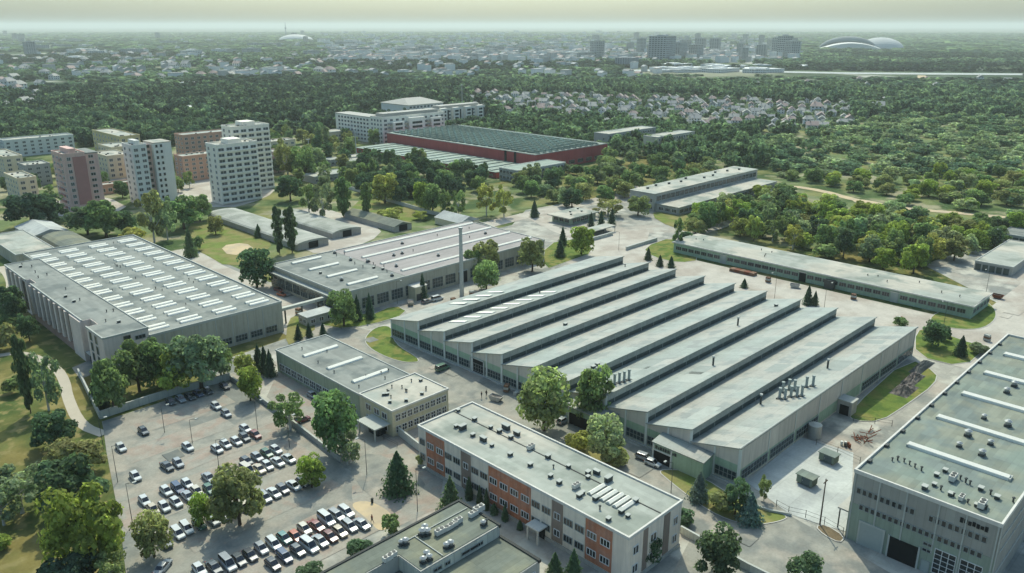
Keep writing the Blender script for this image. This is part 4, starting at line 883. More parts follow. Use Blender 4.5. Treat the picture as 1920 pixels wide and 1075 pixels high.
# ------------------------------------------------------------------ cars
def loft(mb, st, m=0):
    rings = []
    for y, hw, zb, zt, ht in st:           # station: y, half width at the beltline, bottom, top, half width at the top
        i = len(mb.v); mb.v += [(-hw*.96,y,zb),(-hw,y,zb+(zt-zb)*.45),(-hw*.98,y,zb+(zt-zb)*.8),(-ht,y,zt),(ht,y,zt),(hw*.98,y,zb+(zt-zb)*.8),(hw,y,zb+(zt-zb)*.45),(hw*.96,y,zb)]; rings.append(i)
    for a, b in zip(rings, rings[1:]):
        for k in range(8):
            j = (k+1) % 8; mb.f.append((a+k, a+j, b+j, b+k)); mb.m.append(m)
    mb.f.append(tuple(rings[0]+7-k for k in range(8))); mb.f.append(tuple(rings[-1]+k for k in range(8))); mb.m += [m, m]
CAR = {}
def make_car(kind):
    L, H, Wd = {'hatch': (4.0,1.48,.86), 'sedan': (4.5,1.44,.88), 'estate': (4.6,1.52,.88), 'van': (4.9,1.95,.95)}[kind]
    f = -L/2; r = L/2; wt = .84 if kind != 'van' else 1.05
    body = MB(); loft(body, [(f, Wd*.74, .34, .62, Wd*.6), (f+.12, Wd*.9, .24, .72, Wd*.75), (f+.75, Wd, .2, .82, Wd*.84), (f+1.25, Wd, .2, wt+.04, Wd*.88), (0, Wd, .2, wt+.06, Wd*.9), (r-.75, Wd, .2, wt+.08, Wd*.88), (r-.12, Wd*.94, .26, wt+.02 if kind == 'sedan' else wt+.08, Wd*.82), (r, Wd*.82, .36, wt-.1, Wd*.7)])
    fr = f+1.0; ft = f+1.75
    rb_, rt = {'hatch': (r-.08, r-.6), 'sedan': (r-.75, r-1.35), 'estate': (r-.06, r-.4), 'van': (r-.04, r-.2)}[kind]
    zb = wt+.02
    cab = MB(); loft(cab, [(fr, Wd*.82, zb-.1, zb+.02, Wd*.72), (ft, Wd*.86, zb-.1, H-.05, Wd*.68), (rt, Wd*.86, zb-.1, H-.05, Wd*.68), (rb_, Wd*.82, zb-.1, zb+.03, Wd*.7)])
    top = MB(); loft(top, [(ft+.02, Wd*.7, H-.07, H-.02, Wd*.6), (ft+.3, Wd*.73, H-.08, H, Wd*.64), (rt-.3, Wd*.73, H-.08, H, Wd*.64), (rt-.02, Wd*.7, H-.07, H-.03, Wd*.6)])
    for s in (-1, 1):                       # pillars
        top.tube((s*Wd*.8, fr+.05, zb+.0), (s*Wd*.69, ft+.04, H-.06), .045, .04, 5); top.tube((s*Wd*.83, (ft+rt)/2, zb), (s*Wd*.7, (ft+rt)/2, H-.06), .05, .045, 5); top.tube((s*Wd*.8, rb_-.04, zb), (s*Wd*.69, rt-.04, H-.06), .07, .06, 5)
    wh = MB(); wh.tube((-.1,0,.31),(.1,0,.31),.31,.31,14,0); rim = MB(); rim.tube((-.105,0,.31),(.105,0,.31),.18,.18,10,0); rimm = rim.mesh('rim', MT['steel'])
    hl = MB().box(-.16,.16,-.06,.06,-.07,.07); 
    r_ = thing('parked_car', 'car', 'car')
    bm_ = body.mesh('body', MT['car_paint']); o = put(bm_, 'body', (0,0,0), r_)
    put(cab.mesh('windows', MT['car_glass']), 'windows', (0,0,0), r_); put(top.mesh('roof', MT['car_paint']), 'roof', (0,0,0), r_)
    wm = wh.mesh('wheel', [MT['tyre'], MT['steel']])
    for s in (-1, 1):
        for y in (f+.8, r-.8): put(rimm, 'rim', (0,0,0)).parent = put(wm, 'wheel', (s*(Wd-.06), y, 0), r_)
    hm = hl.mesh('headlight', MT['lamp_lens']); tm = MB().box(-.15,.15,-.05,.05,-.09,.09).mesh('tail_light', MT['tail_lens'])
    for s in (-1, 1): put(hm, 'headlight', (s*Wd*.66, f+.07, .6), r_); put(tm, 'tail_light', (s*Wd*.72, r-.05, .78), r_)
    return r_
COL = dict(white=(180,185,180), cream=(182,178,160), silver=(142,148,148), grey=(98,102,104), dark=(76,84,86), black=(62,68,72), blue=(66,82,104), green=(70,104,84), teal=(74,120,114), red=(126,76,70), darkred=(100,56,52), orange=(160,88,58), beige=(174,164,142))
CWORD = dict(white='white', cream='cream', silver='silver', grey='grey', dark='dark grey', black='charcoal', blue='blue grey', green='green', teal='teal', red='red', darkred='dark red', orange='orange red', beige='beige')
def car(px_, py_, col, kind, label, rz=0.0):
    x, y = G(px_, py_, .7)
    if kind in CAR: r_ = clone(CAR[kind])
    else: r_ = CAR[kind] = make_car(kind)
    r_.location = (x, y, .16); r_.scale = (.92,.93,.93); r_.rotation_euler.z = rz + crng.uniform(-.05, .05)
    tag(r_, label, 'car', 'cars parked in and around the works car park')
    for ch in r_.children:
        if ch.name.split('.')[0] in ('body', 'roof'): ch.color = lin(COL[col])
    return r_
crng = random.Random(3)
ordn = ['first','second','third','fourth','fifth','sixth','seventh','eighth','ninth','tenth','eleventh','twelfth','thirteenth','fourteenth','fifteenth','sixteenth']
kw = dict(hatch='hatchback', sedan='saloon', estate='estate car', van='van')
rows = [
 ('in the nearest long car park row', [(374,1068,'white','hatch'),(401,1063,'dark','sedan'),(427,1057,'silver','van'),(448,1050,'dark','hatch'),(469,1041,'black','hatch'),(490,1028,'silver','hatch'),(513,1019,'white','estate'),(533,1009,'teal','hatch'),(554,1006,'orange','hatch'),(571,991.5,'cream','hatch'),(593,985.6,'red','sedan'),(612,974,'white','van'),(631,966,'silver','estate'),(649,959,'white','estate')]),
 ('in the short row before the nearest long row', [(511.5,1058,'black','hatch'),(533,1042.5,'blue','estate'),(558,1032,'dark','hatch'),(580,1023.5,'white','van'),(600,1014,'silver','sedan'),(619,1006,'darkred','hatch'),(637,997,'beige','hatch'),(655,985.6,'silver','estate'),(678,982.5,'silver','sedan')]),
 ('in the middle long row between two small trees', [(310,1017,'dark','hatch'),(333,999,'white','estate'),(349.5,989.5,'white','estate'),(373.5,983,'green','hatch'),(400,975,'silver','hatch'),(418,966,'silver','hatch'),(437,956,'blue','estate'),(460,950,'beige','hatch'),(477,941,'white','hatch'),(496,932,'silver','estate'),(513,924,'white','sedan'),(530,917,'grey','hatch'),(550,910,'white','sedan'),(568,904,'dark','hatch')]),
 ('in the lower left paired row', [(271,939,'white','hatch'),(287,955,'beige','hatch'),(308,950,'white','hatch'),(330,942,'white','hatch'),(352,930,'silver','sedan')]),
 ('in the upper left paired row', [(311.5,920.5,'white','hatch'),(333,915,'blue','estate'),(351,907,'white','hatch'),(369,921,'cream','hatch'),(392,917,'green','hatch'),(391,895,'silver','sedan'),(424,882,'grey','sedan')]),
 ('in the upper row right of the wide car park tree', [(462,865,'dark','hatch'),(482,857,'silver','hatch'),(500,850,'green','hatch'),(517.5,843.5,'white','hatch')]),
 ('in the lower row right of the wide car park tree', [(464,882,'cream','van'),(485.5,879,'beige','sedan'),(501.5,873,'white','hatch'),(520.5,866,'white','sedan'),(541,859.5,'white','sedan')]),
 ('in the short upper row of the car park', [(407,842,'white','hatch'),(423,833,'white','hatch'),(443,827.5,'white','hatch'),(458.5,820,'dark','hatch'),(460,804,'white','hatch'),(479,815,'red','hatch')]),
 ('in the shade below the pale concrete wall', [(320,753,'dark','hatch'),(339,748,'silver','hatch'),(356,744,'dark','hatch'),(372,738,'blue','hatch'),(390,733,'dark','hatch'),(421,724,'black','hatch')])]
for rowname, lst in rows:
    for i, (a, b, c_, k) in enumerate(lst):
        car(a, b, c_, k, ('%s %s, %s from left %s' % (CWORD[c_], kw[k], ordn[i], rowname)).replace('right of the wide car park tree', 'beside the wide car park tree'))
for a, b, c_, k, lab, rz in (
    (269,808,'dark','hatch','lone dark grey hatchback in the empty upper part of the car park',0),
    (227,839,'white','hatch','lone white hatchback nearest the path at the left of the car park',0),
    (254,893,'white','hatch','lone white hatchback at the left edge, below the one nearest the path',0),
    (352,838,'white','hatch','lone white hatchback parked in the middle of the empty car park lane',0),
    (313,874,'dark','sedan','dark saloon, left car of the lone pair in the middle of the car park',0),
    (334,868,'silver','hatch','silver hatchback, right car of the lone pair in the middle of the car park',0),
    (405,761,'white','hatch','white hatchback, front car of the pair near the tree shaded wall',0),
    (424,775,'silver','hatch','silver hatchback just behind the white one near the shaded wall',0),
    (305,1063,'silver','sedan','silver saloon standing across at the bottom left of the car park, by the tree shadow',2.2),
    (586,741,'silver','hatch','pale hatchback parked against the green workshop wall',0),
    (568,786,'darkred','hatch','dark red hatchback on the paving behind the car park wall',1.5),
    (1209,857,'silver','estate','silver estate car beside the gate porch, left one of the pair',0.1),
    (1224,868,'white','hatch','white hatchback beside the gate porch, right one of the pair',0.1),
    (1056,788,'silver','hatch','pale hatchback in front of the dark doorway under the tall trees',1.57),
    (1005,400,'silver','van','small pale van parked in front of the gatehouse',1.5),
    (522,543,'red','hatch','bright red car in the yard between the two left hand halls',0.2),
    (528,552,'orange','hatch','orange red car beside the bright red one between the left hand halls',0.2),
    (820,560,'white','van','white van on the yard in front of the broad hall',1.57),
    (800,565,'grey','hatch','grey car on the yard in front of the broad hall, by the white van',1.57),
    (830,690,'green','van','dark green van parked against the front of the sawtooth hall',1.57)):
    car(a, b, c_, k, lab, rz)

# ------------------------------------------------------------------ people, bin, storage boxes, scrap, rubble
def person(label, px_, py_, top, leg, rz, stride=.12, arm_fwd=0.0):
    x, y = G(px_, py_)
    t_ = thing('person', label, 'person', (x, y, .19), None, rz)
    V = [(0,0,.93),(0,0,1.15),(0,0,1.4),(0,.01,1.52),(0,0,1.62),(0,0,1.74),
         (-.19,0,1.42),(-.25,.02+arm_fwd*.4,1.16),(-.25,-.06-arm_fwd,.92),(.19,0,1.42),(.25,.03,1.16),(.24,-.04,.9),
         (-.09,0,.9),(-.1,-stride*.6,.5),(-.1,-stride,.08),(-.1,-stride-.16,.04),(.09,0,.9),(.1,stride*.5,.5),(.1,stride,.08),(.1,stride-.16,.04)]
    E_ = [(0,1),(1,2),(2,3),(3,4),(4,5),(2,6),(6,7),(7,8),(2,9),(9,10),(10,11),(0,12),(12,13),(13,14),(14,15),(0,16),(16,17),(17,18),(18,19)]
    rad = [.15,.14,.16,.06,.1,.085,.08,.055,.04,.08,.055,.04,.1,.07,.05,.04,.1,.07,.05,.04]
    me = bpy.data.meshes.new('body'); me.from_pydata(V, E_, []); o = bpy.data.objects.new('body', me); C.objects.link(o); o.parent = t_
    me.materials.append(MT[leg]); sk_ = o.modifiers.new('skin', 'SKIN')
    for i, s_ in enumerate(me.skin_vertices[0].data): s_.radius = (rad[i], rad[i]); s_.use_root = (i == 0)
    ss = o.modifiers.new('sub', 'SUBSURF'); ss.levels = ss.render_levels = 1
    mb = MB(); mb.tube((0,.005,.95),(0,.005,1.44),.18,.2,10); mb.build('jacket', MT[top], t_, True)
    mb = MB(); mb.tube((0,0,1.55),(0,0,1.7),.092,.105,10,0); mb.tube((0,.01,1.69),(0,.02,1.79),.112,.07,10,1); mb.build('head', [MT['skin'], MT['dark_inside']], t_, True)
person('standing person in dark clothes behind the orange and cream block, left one of two', 903, 748, 'cloth_dark', 'cloth_dark', .4, .05)
person('standing person in dark clothes behind the orange and cream block, right one of two', 912, 745, 'bin_dark', 'cloth_dark', -1.2, .05)
person('walking person in a reddish top on the sandy patch by the car park', 698, 982, 'cloth_tan', 'cloth_dark', .9, .28, .15)
x, y = G(698, 944); t_ = thing('litter_bin', 'dark upright bin on the pavement at the edge of the sandy patch', 'bin', (x, y, .16)); MB().tube((x,y,.16),(x,y,1.05),.25,.28,10).build('bin_body', MT['bin_dark'], t_); MB().tube((x,y,1.05),(x,y,1.15),.3,.2,10).build('lid', MT['tar_edge'], t_)
for lab, a, b in (('grey green box container on the white storage yard, nearer one', 1512, 908), ('grey green box container on the white storage yard, further one', 1553, 866)):
    x, y = G(a, b); t_ = thing('yard_container', lab, 'container', (x, y, .19), 'box containers on the storage yard', -.06)
    MB().box(-1.15,1.15,-1.7,1.7,.2,1.9).build('body', MT['canvas_green'], t_, True)
    MB().box(-1.35,1.35,-1.95,1.95,1.9,2.05).build('roof', MT['felt_roof_green'], t_, True)
    d_ = MB().box(-1.2,-1.14,-1.2,.6,.3,1.75).build('door', MT['midhall_side'], t_, True); MB().box(-1.26,-1.2,.3,.4,.9,1.2).build('handle', MT['steel'], d_, True)
    for yy in (-1.3, 1.3): MB().box(-1.1,1.1,yy-.12,yy+.12,0,.2).build('skid', MT['wood_slat'], t_, True)
    for q in range(5): MB().box(-1.0+q*.5-.03,-1.0+q*.5+.03,-1.75,-1.69,.25,1.85).build('rib', MT['dark_metal'], t_, True)
def pile(name, label, px_, py_, wx, wy, h, mat, seed, cat, rough=.35, n=7):
    x, y = G(px_, py_); r_ = random.Random(seed); mb = MB(); N = 14
    grid = [[(x+wx*(i/N-.5), y+wy*(j/N-.5), max(0, h*(1-((i/N-.5)*2)**2)*(1-((j/N-.5)*2)**2)*(1+r_.uniform(-rough,rough))) + .17) for j in range(N+1)] for i in range(N+1)]
    for i in range(N):
        for j in range(N): mb.face([grid[i][j], grid[i+1][j], grid[i+1][j+1], grid[i][j+1]])
    return tag(mb.build(name, MT[mat]), label, cat)
pile('rubble_heap', 'grey pink heap of rubble on the bright lawn beside the sawtooth hall, nearer one', 1695, 733, 9, 4.5, 1.6, 'rubble', 1, 'rubble heap')
pile('rubble_heap', 'smaller pale heap of rubble right behind the nearer rubble heap', 1712, 712, 9, 3.5, 1.4, 'rubble', 2, 'rubble heap')
pile('tarpaulin_heap', 'long dark covered heap at the top end of the bright lawn', 1728, 690, 12, 3, 1.5, 'dark_metal', 3, 'heap', .15)
x, y = G(1618, 822); t_ = thing('scrap_frame', 'tangle of rusty scrap bars lying in the yard near the tall grey building', 'scrap', (x, y, 0)); r_ = random.Random(8)
for k in range(22):
    a = (x+r_.uniform(-3.5,3.5), y+r_.uniform(-1.6,1.6), r_.uniform(.2,.5)); b = (a[0]+r_.uniform(-2.5,2.5), a[1]+r_.uniform(-2,2), r_.uniform(.25,1.6)); MB().tube(a, b, .1, .1, 5).build('bar', MT['rusty'], t_)
for k in range(5):
    x, y = G(1375 + k*9, 509 + k*2.0); t_ = thing('timber_stack', 'rusty brown stack in the line along the road before the long low block', 'stack', (x, y, 0), 'brown stacks on the rear road'); mb = MB()
    for q in range(3): mb.box(x-1.3, x+1.3, y-1.1, y+1.1, .13+q*.4, .45+q*.4)
    mb.build('timber', MT['rusty' if k % 2 else 'wood_slat'], t_)
for k, (a, b) in enumerate(((968,742),(978,752),(985,760))):
    x, y = G(a, b); t_ = thing('pallet_stack', ('pale stack of pallets behind the orange and cream block, furthest of three','pale stack of pallets behind the orange and cream block, middle of three','pale stack of pallets behind the orange and cream block, nearest of three')[k], 'pallets', (x, y, 0), 'pallet stacks behind the office block'); mb = MB()
    for q in range(6):
        mb.box(x-.6,x+.6,y-.5,y+.5,.13+q*.16,.17+q*.16)
        for s in (-.5,0,.5): mb.box(x+s-.06,x+s+.06,y-.5,y+.5,.17+q*.16,.27+q*.16)
    mb.build('boards', MT['rim_grey'], t_)

for k, (a, b, kind, lab) in enumerate(((930,752,'skip','rusty skip on the yard behind the orange and cream block'), (950,735,'crate','wooden crate on the yard behind the orange and cream block, near the front wall'), (1000,765,'crate','wooden crate beside the tall round tree behind the orange and cream block'),
    (1030,790,'drums','group of steel drums by the tree trunk before the sawtooth hall'), (770,572,'skip','skip standing by the corner of the broad hall'), (850,570,'crate','wooden crate near the foot of the tall mast'), (885,556,'crate','wooden crate right of the foot of the tall mast'), (905,562,'drums','steel drums right of the tall mast'),
    (1590,838,'drums','steel drums beside the rusty scrap'),
    (1440,530,'crate','wooden crate on the rear road behind the sawtooth hall'), (1490,540,'skip','skip on the rear road before the long low block'), (1600,562,'crate','wooden crate on the rear road near the right end of the sawtooth hall'), (1690,600,'drums','steel drums at the right end of the rear road'),
    (560,590,'crate','wooden crate beside the blue grey cabin'), (600,580,'drums','steel drums in front of the broad hall corner'), (1870,560,'skip','skip on the paved circle near the right edge'), (1850,640,'crate','wooden crate at the corner of the paved circle'))):
    x, y = G(a, b); z = .19; rz = crng.uniform(0, 3)
    if kind == 'skip':
        t_ = thing('skip', lab, 'skip', (x, y, z), 'yard clutter', rz); mb = MB(); mb.yprism([(-1.8,1.3),(-1.2,.15),(1.2,.15),(1.8,1.3),(1.65,1.3),(1.1,.3),(-1.1,.3),(-1.65,1.3)], -.85, .85); mb.build('tub', MT['rusty' if k % 2 else 'block_grey'], t_, True)
        for s_ in (-.9,.85): MB().yprism([(-1.8,1.3),(-1.2,.15),(1.2,.15),(1.8,1.3)], s_, s_+.05).build('side_plate', MT['rusty' if k % 2 else 'block_grey'], t_, True)
        MB().box(-1.4,1.4,-.8,.8,.35,.95).build('load', MT['rubble'], t_, True)
    elif kind == 'crate':
        t_ = thing('crate_stack', lab, 'crates', (x, y, z), 'yard clutter', rz)
        for q in range(3):
            mb = MB(); mb.ring(-.9+.1*q,.9-.05*q,-.6,.6,.12+q*.62,.7+q*.62,.06); mb.box(-.84+.1*q,.84-.05*q,-.54,.54,.12+q*.62,.62+q*.62); mb.build('crate', MT['wood_slat' if (k+q) % 2 else 'rim_grey'], t_, True)
    else:
        t_ = thing('drum_group', lab, 'drums', (x, y, z), 'yard clutter', rz)
        for q, (dx, dy) in enumerate(((0,0),(.7,.1),(.3,.65),(-.6,.4),(1.2,.7))):
            mb = MB(); mb.tube((dx,dy,0),(dx,dy,.9),.29,.29,12); mb.tube((dx,dy,.3),(dx,dy,.34),.31,.31,12); mb.tube((dx,dy,.6),(dx,dy,.64),.31,.31,12); mb.build('drum', MT[('rusty','block_blue','dark_metal')[q % 3]], t_, True)

# ------------------------------------------------------------------ trees
nrg = np.random.default_rng(11)
def leaf_mat(name, rgb=None, tr=.5):
    m = bpy.data.materials.new(name); m.use_nodes = True; n = m.node_tree.nodes; l = m.node_tree.links; n.clear()
    o = n.new('ShaderNodeOutputMaterial'); d = n.new('ShaderNodeBsdfDiffuse'); t = n.new('ShaderNodeBsdfTranslucent'); mx = n.new('ShaderNodeMixShader')
    at = n.new('ShaderNodeAttribute'); at.attribute_name = 'shade'
    mul = n.new('ShaderNodeMix'); mul.data_type = 'RGBA'; mul.blend_type = 'MULTIPLY'; mul.inputs[0].default_value = 1
    if rgb is None: oi = n.new('ShaderNodeObjectInfo'); l.new(oi.outputs['Color'], mul.inputs[6])
    else:
        ca = n.new('ShaderNodeAttribute'); ca.attribute_name = 'tone'; l.new(ca.outputs['Color'], mul.inputs[6])
    l.new(at.outputs['Color'], mul.inputs[7])
    trc = n.new('ShaderNodeMix'); trc.data_type = 'RGBA'; trc.blend_type = 'MULTIPLY'; trc.inputs[0].default_value = 1; trc.inputs[7].default_value = (1.45, 1.62, 1.1, 1)
    l.new(mul.outputs[2], trc.inputs[6]); l.new(mul.outputs[2], d.inputs[0]); l.new(trc.outputs[2], t.inputs[0]); mx.inputs[0].default_value = tr
    l.new(d.outputs[0], mx.inputs[1]); l.new(t.outputs[0], mx.inputs[2]); l.new(mx.outputs[0], o.inputs[0]); return m
LEAF = leaf_mat('leaves'); LEAF_FAR = leaf_mat('far_leaves', (1,1,1))

def quads(cen, nor, size, rg, aspect=1.0):
    n = len(cen); up = rg.normal(size=(n,3)); a = np.cross(nor, up); a /= np.linalg.norm(a, axis=1)[:,None]+1e-9; b = np.cross(nor, a)
    s = (size*rg.uniform(.6,1.3,n))[:,None]
    P = np.stack([cen-a*s*.5-b*s*.5*aspect, cen+a*s*.55-b*s*.2*aspect, cen+a*s*.4+b*s*.5*aspect, cen-a*s*.5+b*s*.35*aspect], 1)
    return P.reshape(-1,3)
def crown_arrays(kind, rg, nleaf, lsize):
    """leaf quads of a unit tree: height 1, width about 1"""
    cen = []; nor = []; sh = []; 
    def lobe(c, r, k, lo=-.4):
        d = rg.normal(size=(k,3)); d[:,2] = np.where(d[:,2] < lo*np.abs(d[:,2]).max(), -d[:,2], d[:,2]); d /= np.linalg.norm(d,axis=1)[:,None]
        q = rg.uniform(.72,1.06,k)[:,None]; cen.append(np.array(c)+d*np.array(r)*q); v = d+np.array([0,0,.25])+rg.normal(size=(k,3))*.45; nor.append(v/np.linalg.norm(v,axis=1)[:,None])
        t = rg.uniform(.72,1.25); sh.append(rg.uniform(.55,1.4,k)*t)
    if kind in ('broad','round','open'):
        nl = {'broad': 24, 'round': 24, 'open': 17}[kind]; L = []; sk = rg.uniform(-.1,.1,2); ecc = rg.uniform(.82,1.15); miss = rg.integers(0, nl, 3)
        for i in range(nl):
            th = i*2.399+rg.uniform(-.4,.4); hz = (i+.5)/nl
            z = .24+.64*hz; rr = (.37 if kind != 'round' else .34)*math.sqrt(max(.05,1-((z-.5)/.5)**2))*rg.uniform(.6,1.08)
            if i in miss and kind != 'round': continue
            s = rg.uniform(.08,.19) if kind != 'open' else rg.uniform(.09,.16)
            L.append(((rr*math.cos(th)*ecc+sk[0]*(z-.5),rr*math.sin(th)/ecc+sk[1]*(z-.5),z+rg.uniform(-.06,.05)),(s*1.15,s*1.15,s*.8)))
        L.append(((0,0,.55),(.3,.3,.3))); k = nleaf//len(L)
        for c, r in L: lobe(c, r, k)
    elif kind == 'poplar':
        for i in range(14):
            z = .14+.8*i/13; w_ = .36*math.sin(math.pi*min(1,(.12+.8*(1-i/13)**.7)))**.6; th = i*2.4
            lobe((w_*.45*math.cos(th),w_*.45*math.sin(th),z),(w_*.75,w_*.75,.085), nleaf//14)
    elif kind in ('spruce','thuja'):
        T = 17 if kind == 'spruce' else 9; k = nleaf//T
        for i in range(T):
            f = i/(T-1); z = .07+.9*f; rr = (.5*(1-f)**.85+.02) if kind == 'spruce' else .42*(1-f**2.2)+.05
            th = rg.uniform(0,6.283,k); q = np.sqrt(rg.uniform(.15,1,k))*rr*rg.uniform(.8,1.12,k)
            lob = 1+.3*np.cos(th*5+i*1.7)*rg.uniform(.4,1) if kind == 'spruce' else 1; rr = rr*rg.uniform(.8,1.15)
            cen.append(np.stack([q*lob*np.cos(th),q*lob*np.sin(th),z-(q/rr)*.05+rg.uniform(-.03,.03,k)],1))
            v = np.stack([np.cos(th)*.8,np.sin(th)*.8,np.full(k,.6)],1)+rg.normal(size=(k,3))*.4; nor.append(v/np.linalg.norm(v,axis=1)[:,None]); sh.append(rg.uniform(.7,1.2,k))
    elif kind == 'bush':
        for i in range(8): lobe((rg.uniform(-.28,.28),rg.uniform(-.28,.28),rg.uniform(.2,.62)),(rg.uniform(.16,.27),rg.uniform(.16,.27),rg.uniform(.2,.34)), nleaf//8, -.1)
    cen = np.concatenate(cen); nor = np.concatenate(nor); sh = np.concatenate(sh)
    return quads(cen, nor, np.full(len(cen), lsize), rg), sh
def np_mesh(name, V, shade, mat, tone=None):
    me = bpy.data.meshes.new(name); nf = len(V)//4
    me.vertices.add(len(V)); me.vertices.foreach_set('co', V.astype(np.float32).ravel())
    me.loops.add(len(V)); me.loops.foreach_set('vertex_index', np.arange(len(V), dtype=np.int32))
    me.polygons.add(nf); me.polygons.foreach_set('loop_start', np.arange(0, len(V), 4, dtype=np.int32))
    a = me.attributes.new('shade','FLOAT_COLOR','FACE'); s = np.ones((nf,4),np.float32); s[:,:3] = shade[:,None]; a.data.foreach_set('color', s.ravel())
    if tone is not None:
        a = me.attributes.new('tone','FLOAT_COLOR','FACE'); t = np.ones((nf,4),np.float32); t[:,:3] = tone; a.data.foreach_set('color', t.ravel())
    me.materials.append(mat); me.update(); me.validate(); return me
def trunk_mesh(kind, rg):
    mb = MB(); top = {'broad': .62,'round': .6,'open': .75,'poplar': .8,'spruce': .9,'thuja': .5,'bush': .3}[kind]
    r = .035 if kind not in ('poplar','spruce') else .03
    mb.tube((0,0,0),(.01,0,top*.5),r,r*.7,7); mb.tube((.01,0,top*.5),(0,.01,top),r*.7,r*.25,7)
    if kind in ('broad','round','open'):
        for i in range(6):
            th = i*1.05+rg.uniform(-.3,.3); z0 = .22+.05*i; mb.tube((.005,0,z0),(.27*math.cos(th),.27*math.sin(th),z0+.22),r*.5,r*.15,5)
    return mb.mesh('trunk', MT['bark' if kind != 'open' else 'bark_pale'])
TREE = {}
SPEC = {'broad': (6, 3600, .052), 'round': (5, 3400, .052), 'open': (4, 2000, .05), 'poplar': (3, 2200, .06), 'spruce': (4, 2600, .06), 'thuja': (2, 1000, .1), 'bush': (4, 1500, .08)}
for k, (nv, nl, ls) in SPEC.items():
    TREE[k] = []
    for i in range(nv):
        V, sh = crown_arrays(k, nrg, nl, ls); TREE[k].append((np_mesh('crown', V, sh, LEAF), trunk_mesh(k, nrg)))
TN = {'broad': 'broadleaf_tree', 'round': 'broadleaf_tree', 'open': 'birch_tree', 'poplar': 'poplar_tree', 'spruce': 'spruce_tree', 'thuja': 'thuja_tree', 'bush': 'shrub'}
GREEN = {'mid': (117, 135, 91), 'dark': (93, 113, 85), 'bright': (142, 155, 82), 'yellow': (159, 161, 96), 'grey': (131, 144, 113), 'olive': (140, 144, 99), 'blue': (114, 133, 126), 'deep': (76, 97, 79), 'pale': (152, 162, 124)}
tr_rng = random.Random(21)
def plant(kind, x, y, h, wd, col, label, group=None, z=0):
    me, tk = tr_rng.choice(TREE[kind])
    t_ = thing(TN[kind], label, 'shrub' if kind == 'bush' else 'tree', (x, y, z), group, tr_rng.uniform(0, 6.28))
    t_.scale = (wd*1.06, wd*1.06*tr_rng.uniform(.92,1.08), h)
    c_ = put(me, 'crown', (0,0,0)); c_.parent = t_; g = lin(GREEN[col]); j = tr_rng.uniform(.85,1.15); c_.color = (g[0]*j*tr_rng.uniform(.9,1.1), g[1]*j, g[2]*j, 1)
    if kind != 'bush': k_ = put(tk, 'trunk', (0,0,0)); k_.parent = t_
    return t_
def tree_px(kind, px_, pyb, pyt, wpx, col, label, group=None):
    g = G(px_, pyb); h = height_of(px_, pyb, pyt)
    plant(kind, g[0], g[1], max(1.2, h*1.02), wpx/px_per_m(g)*1.08, col, label, group)
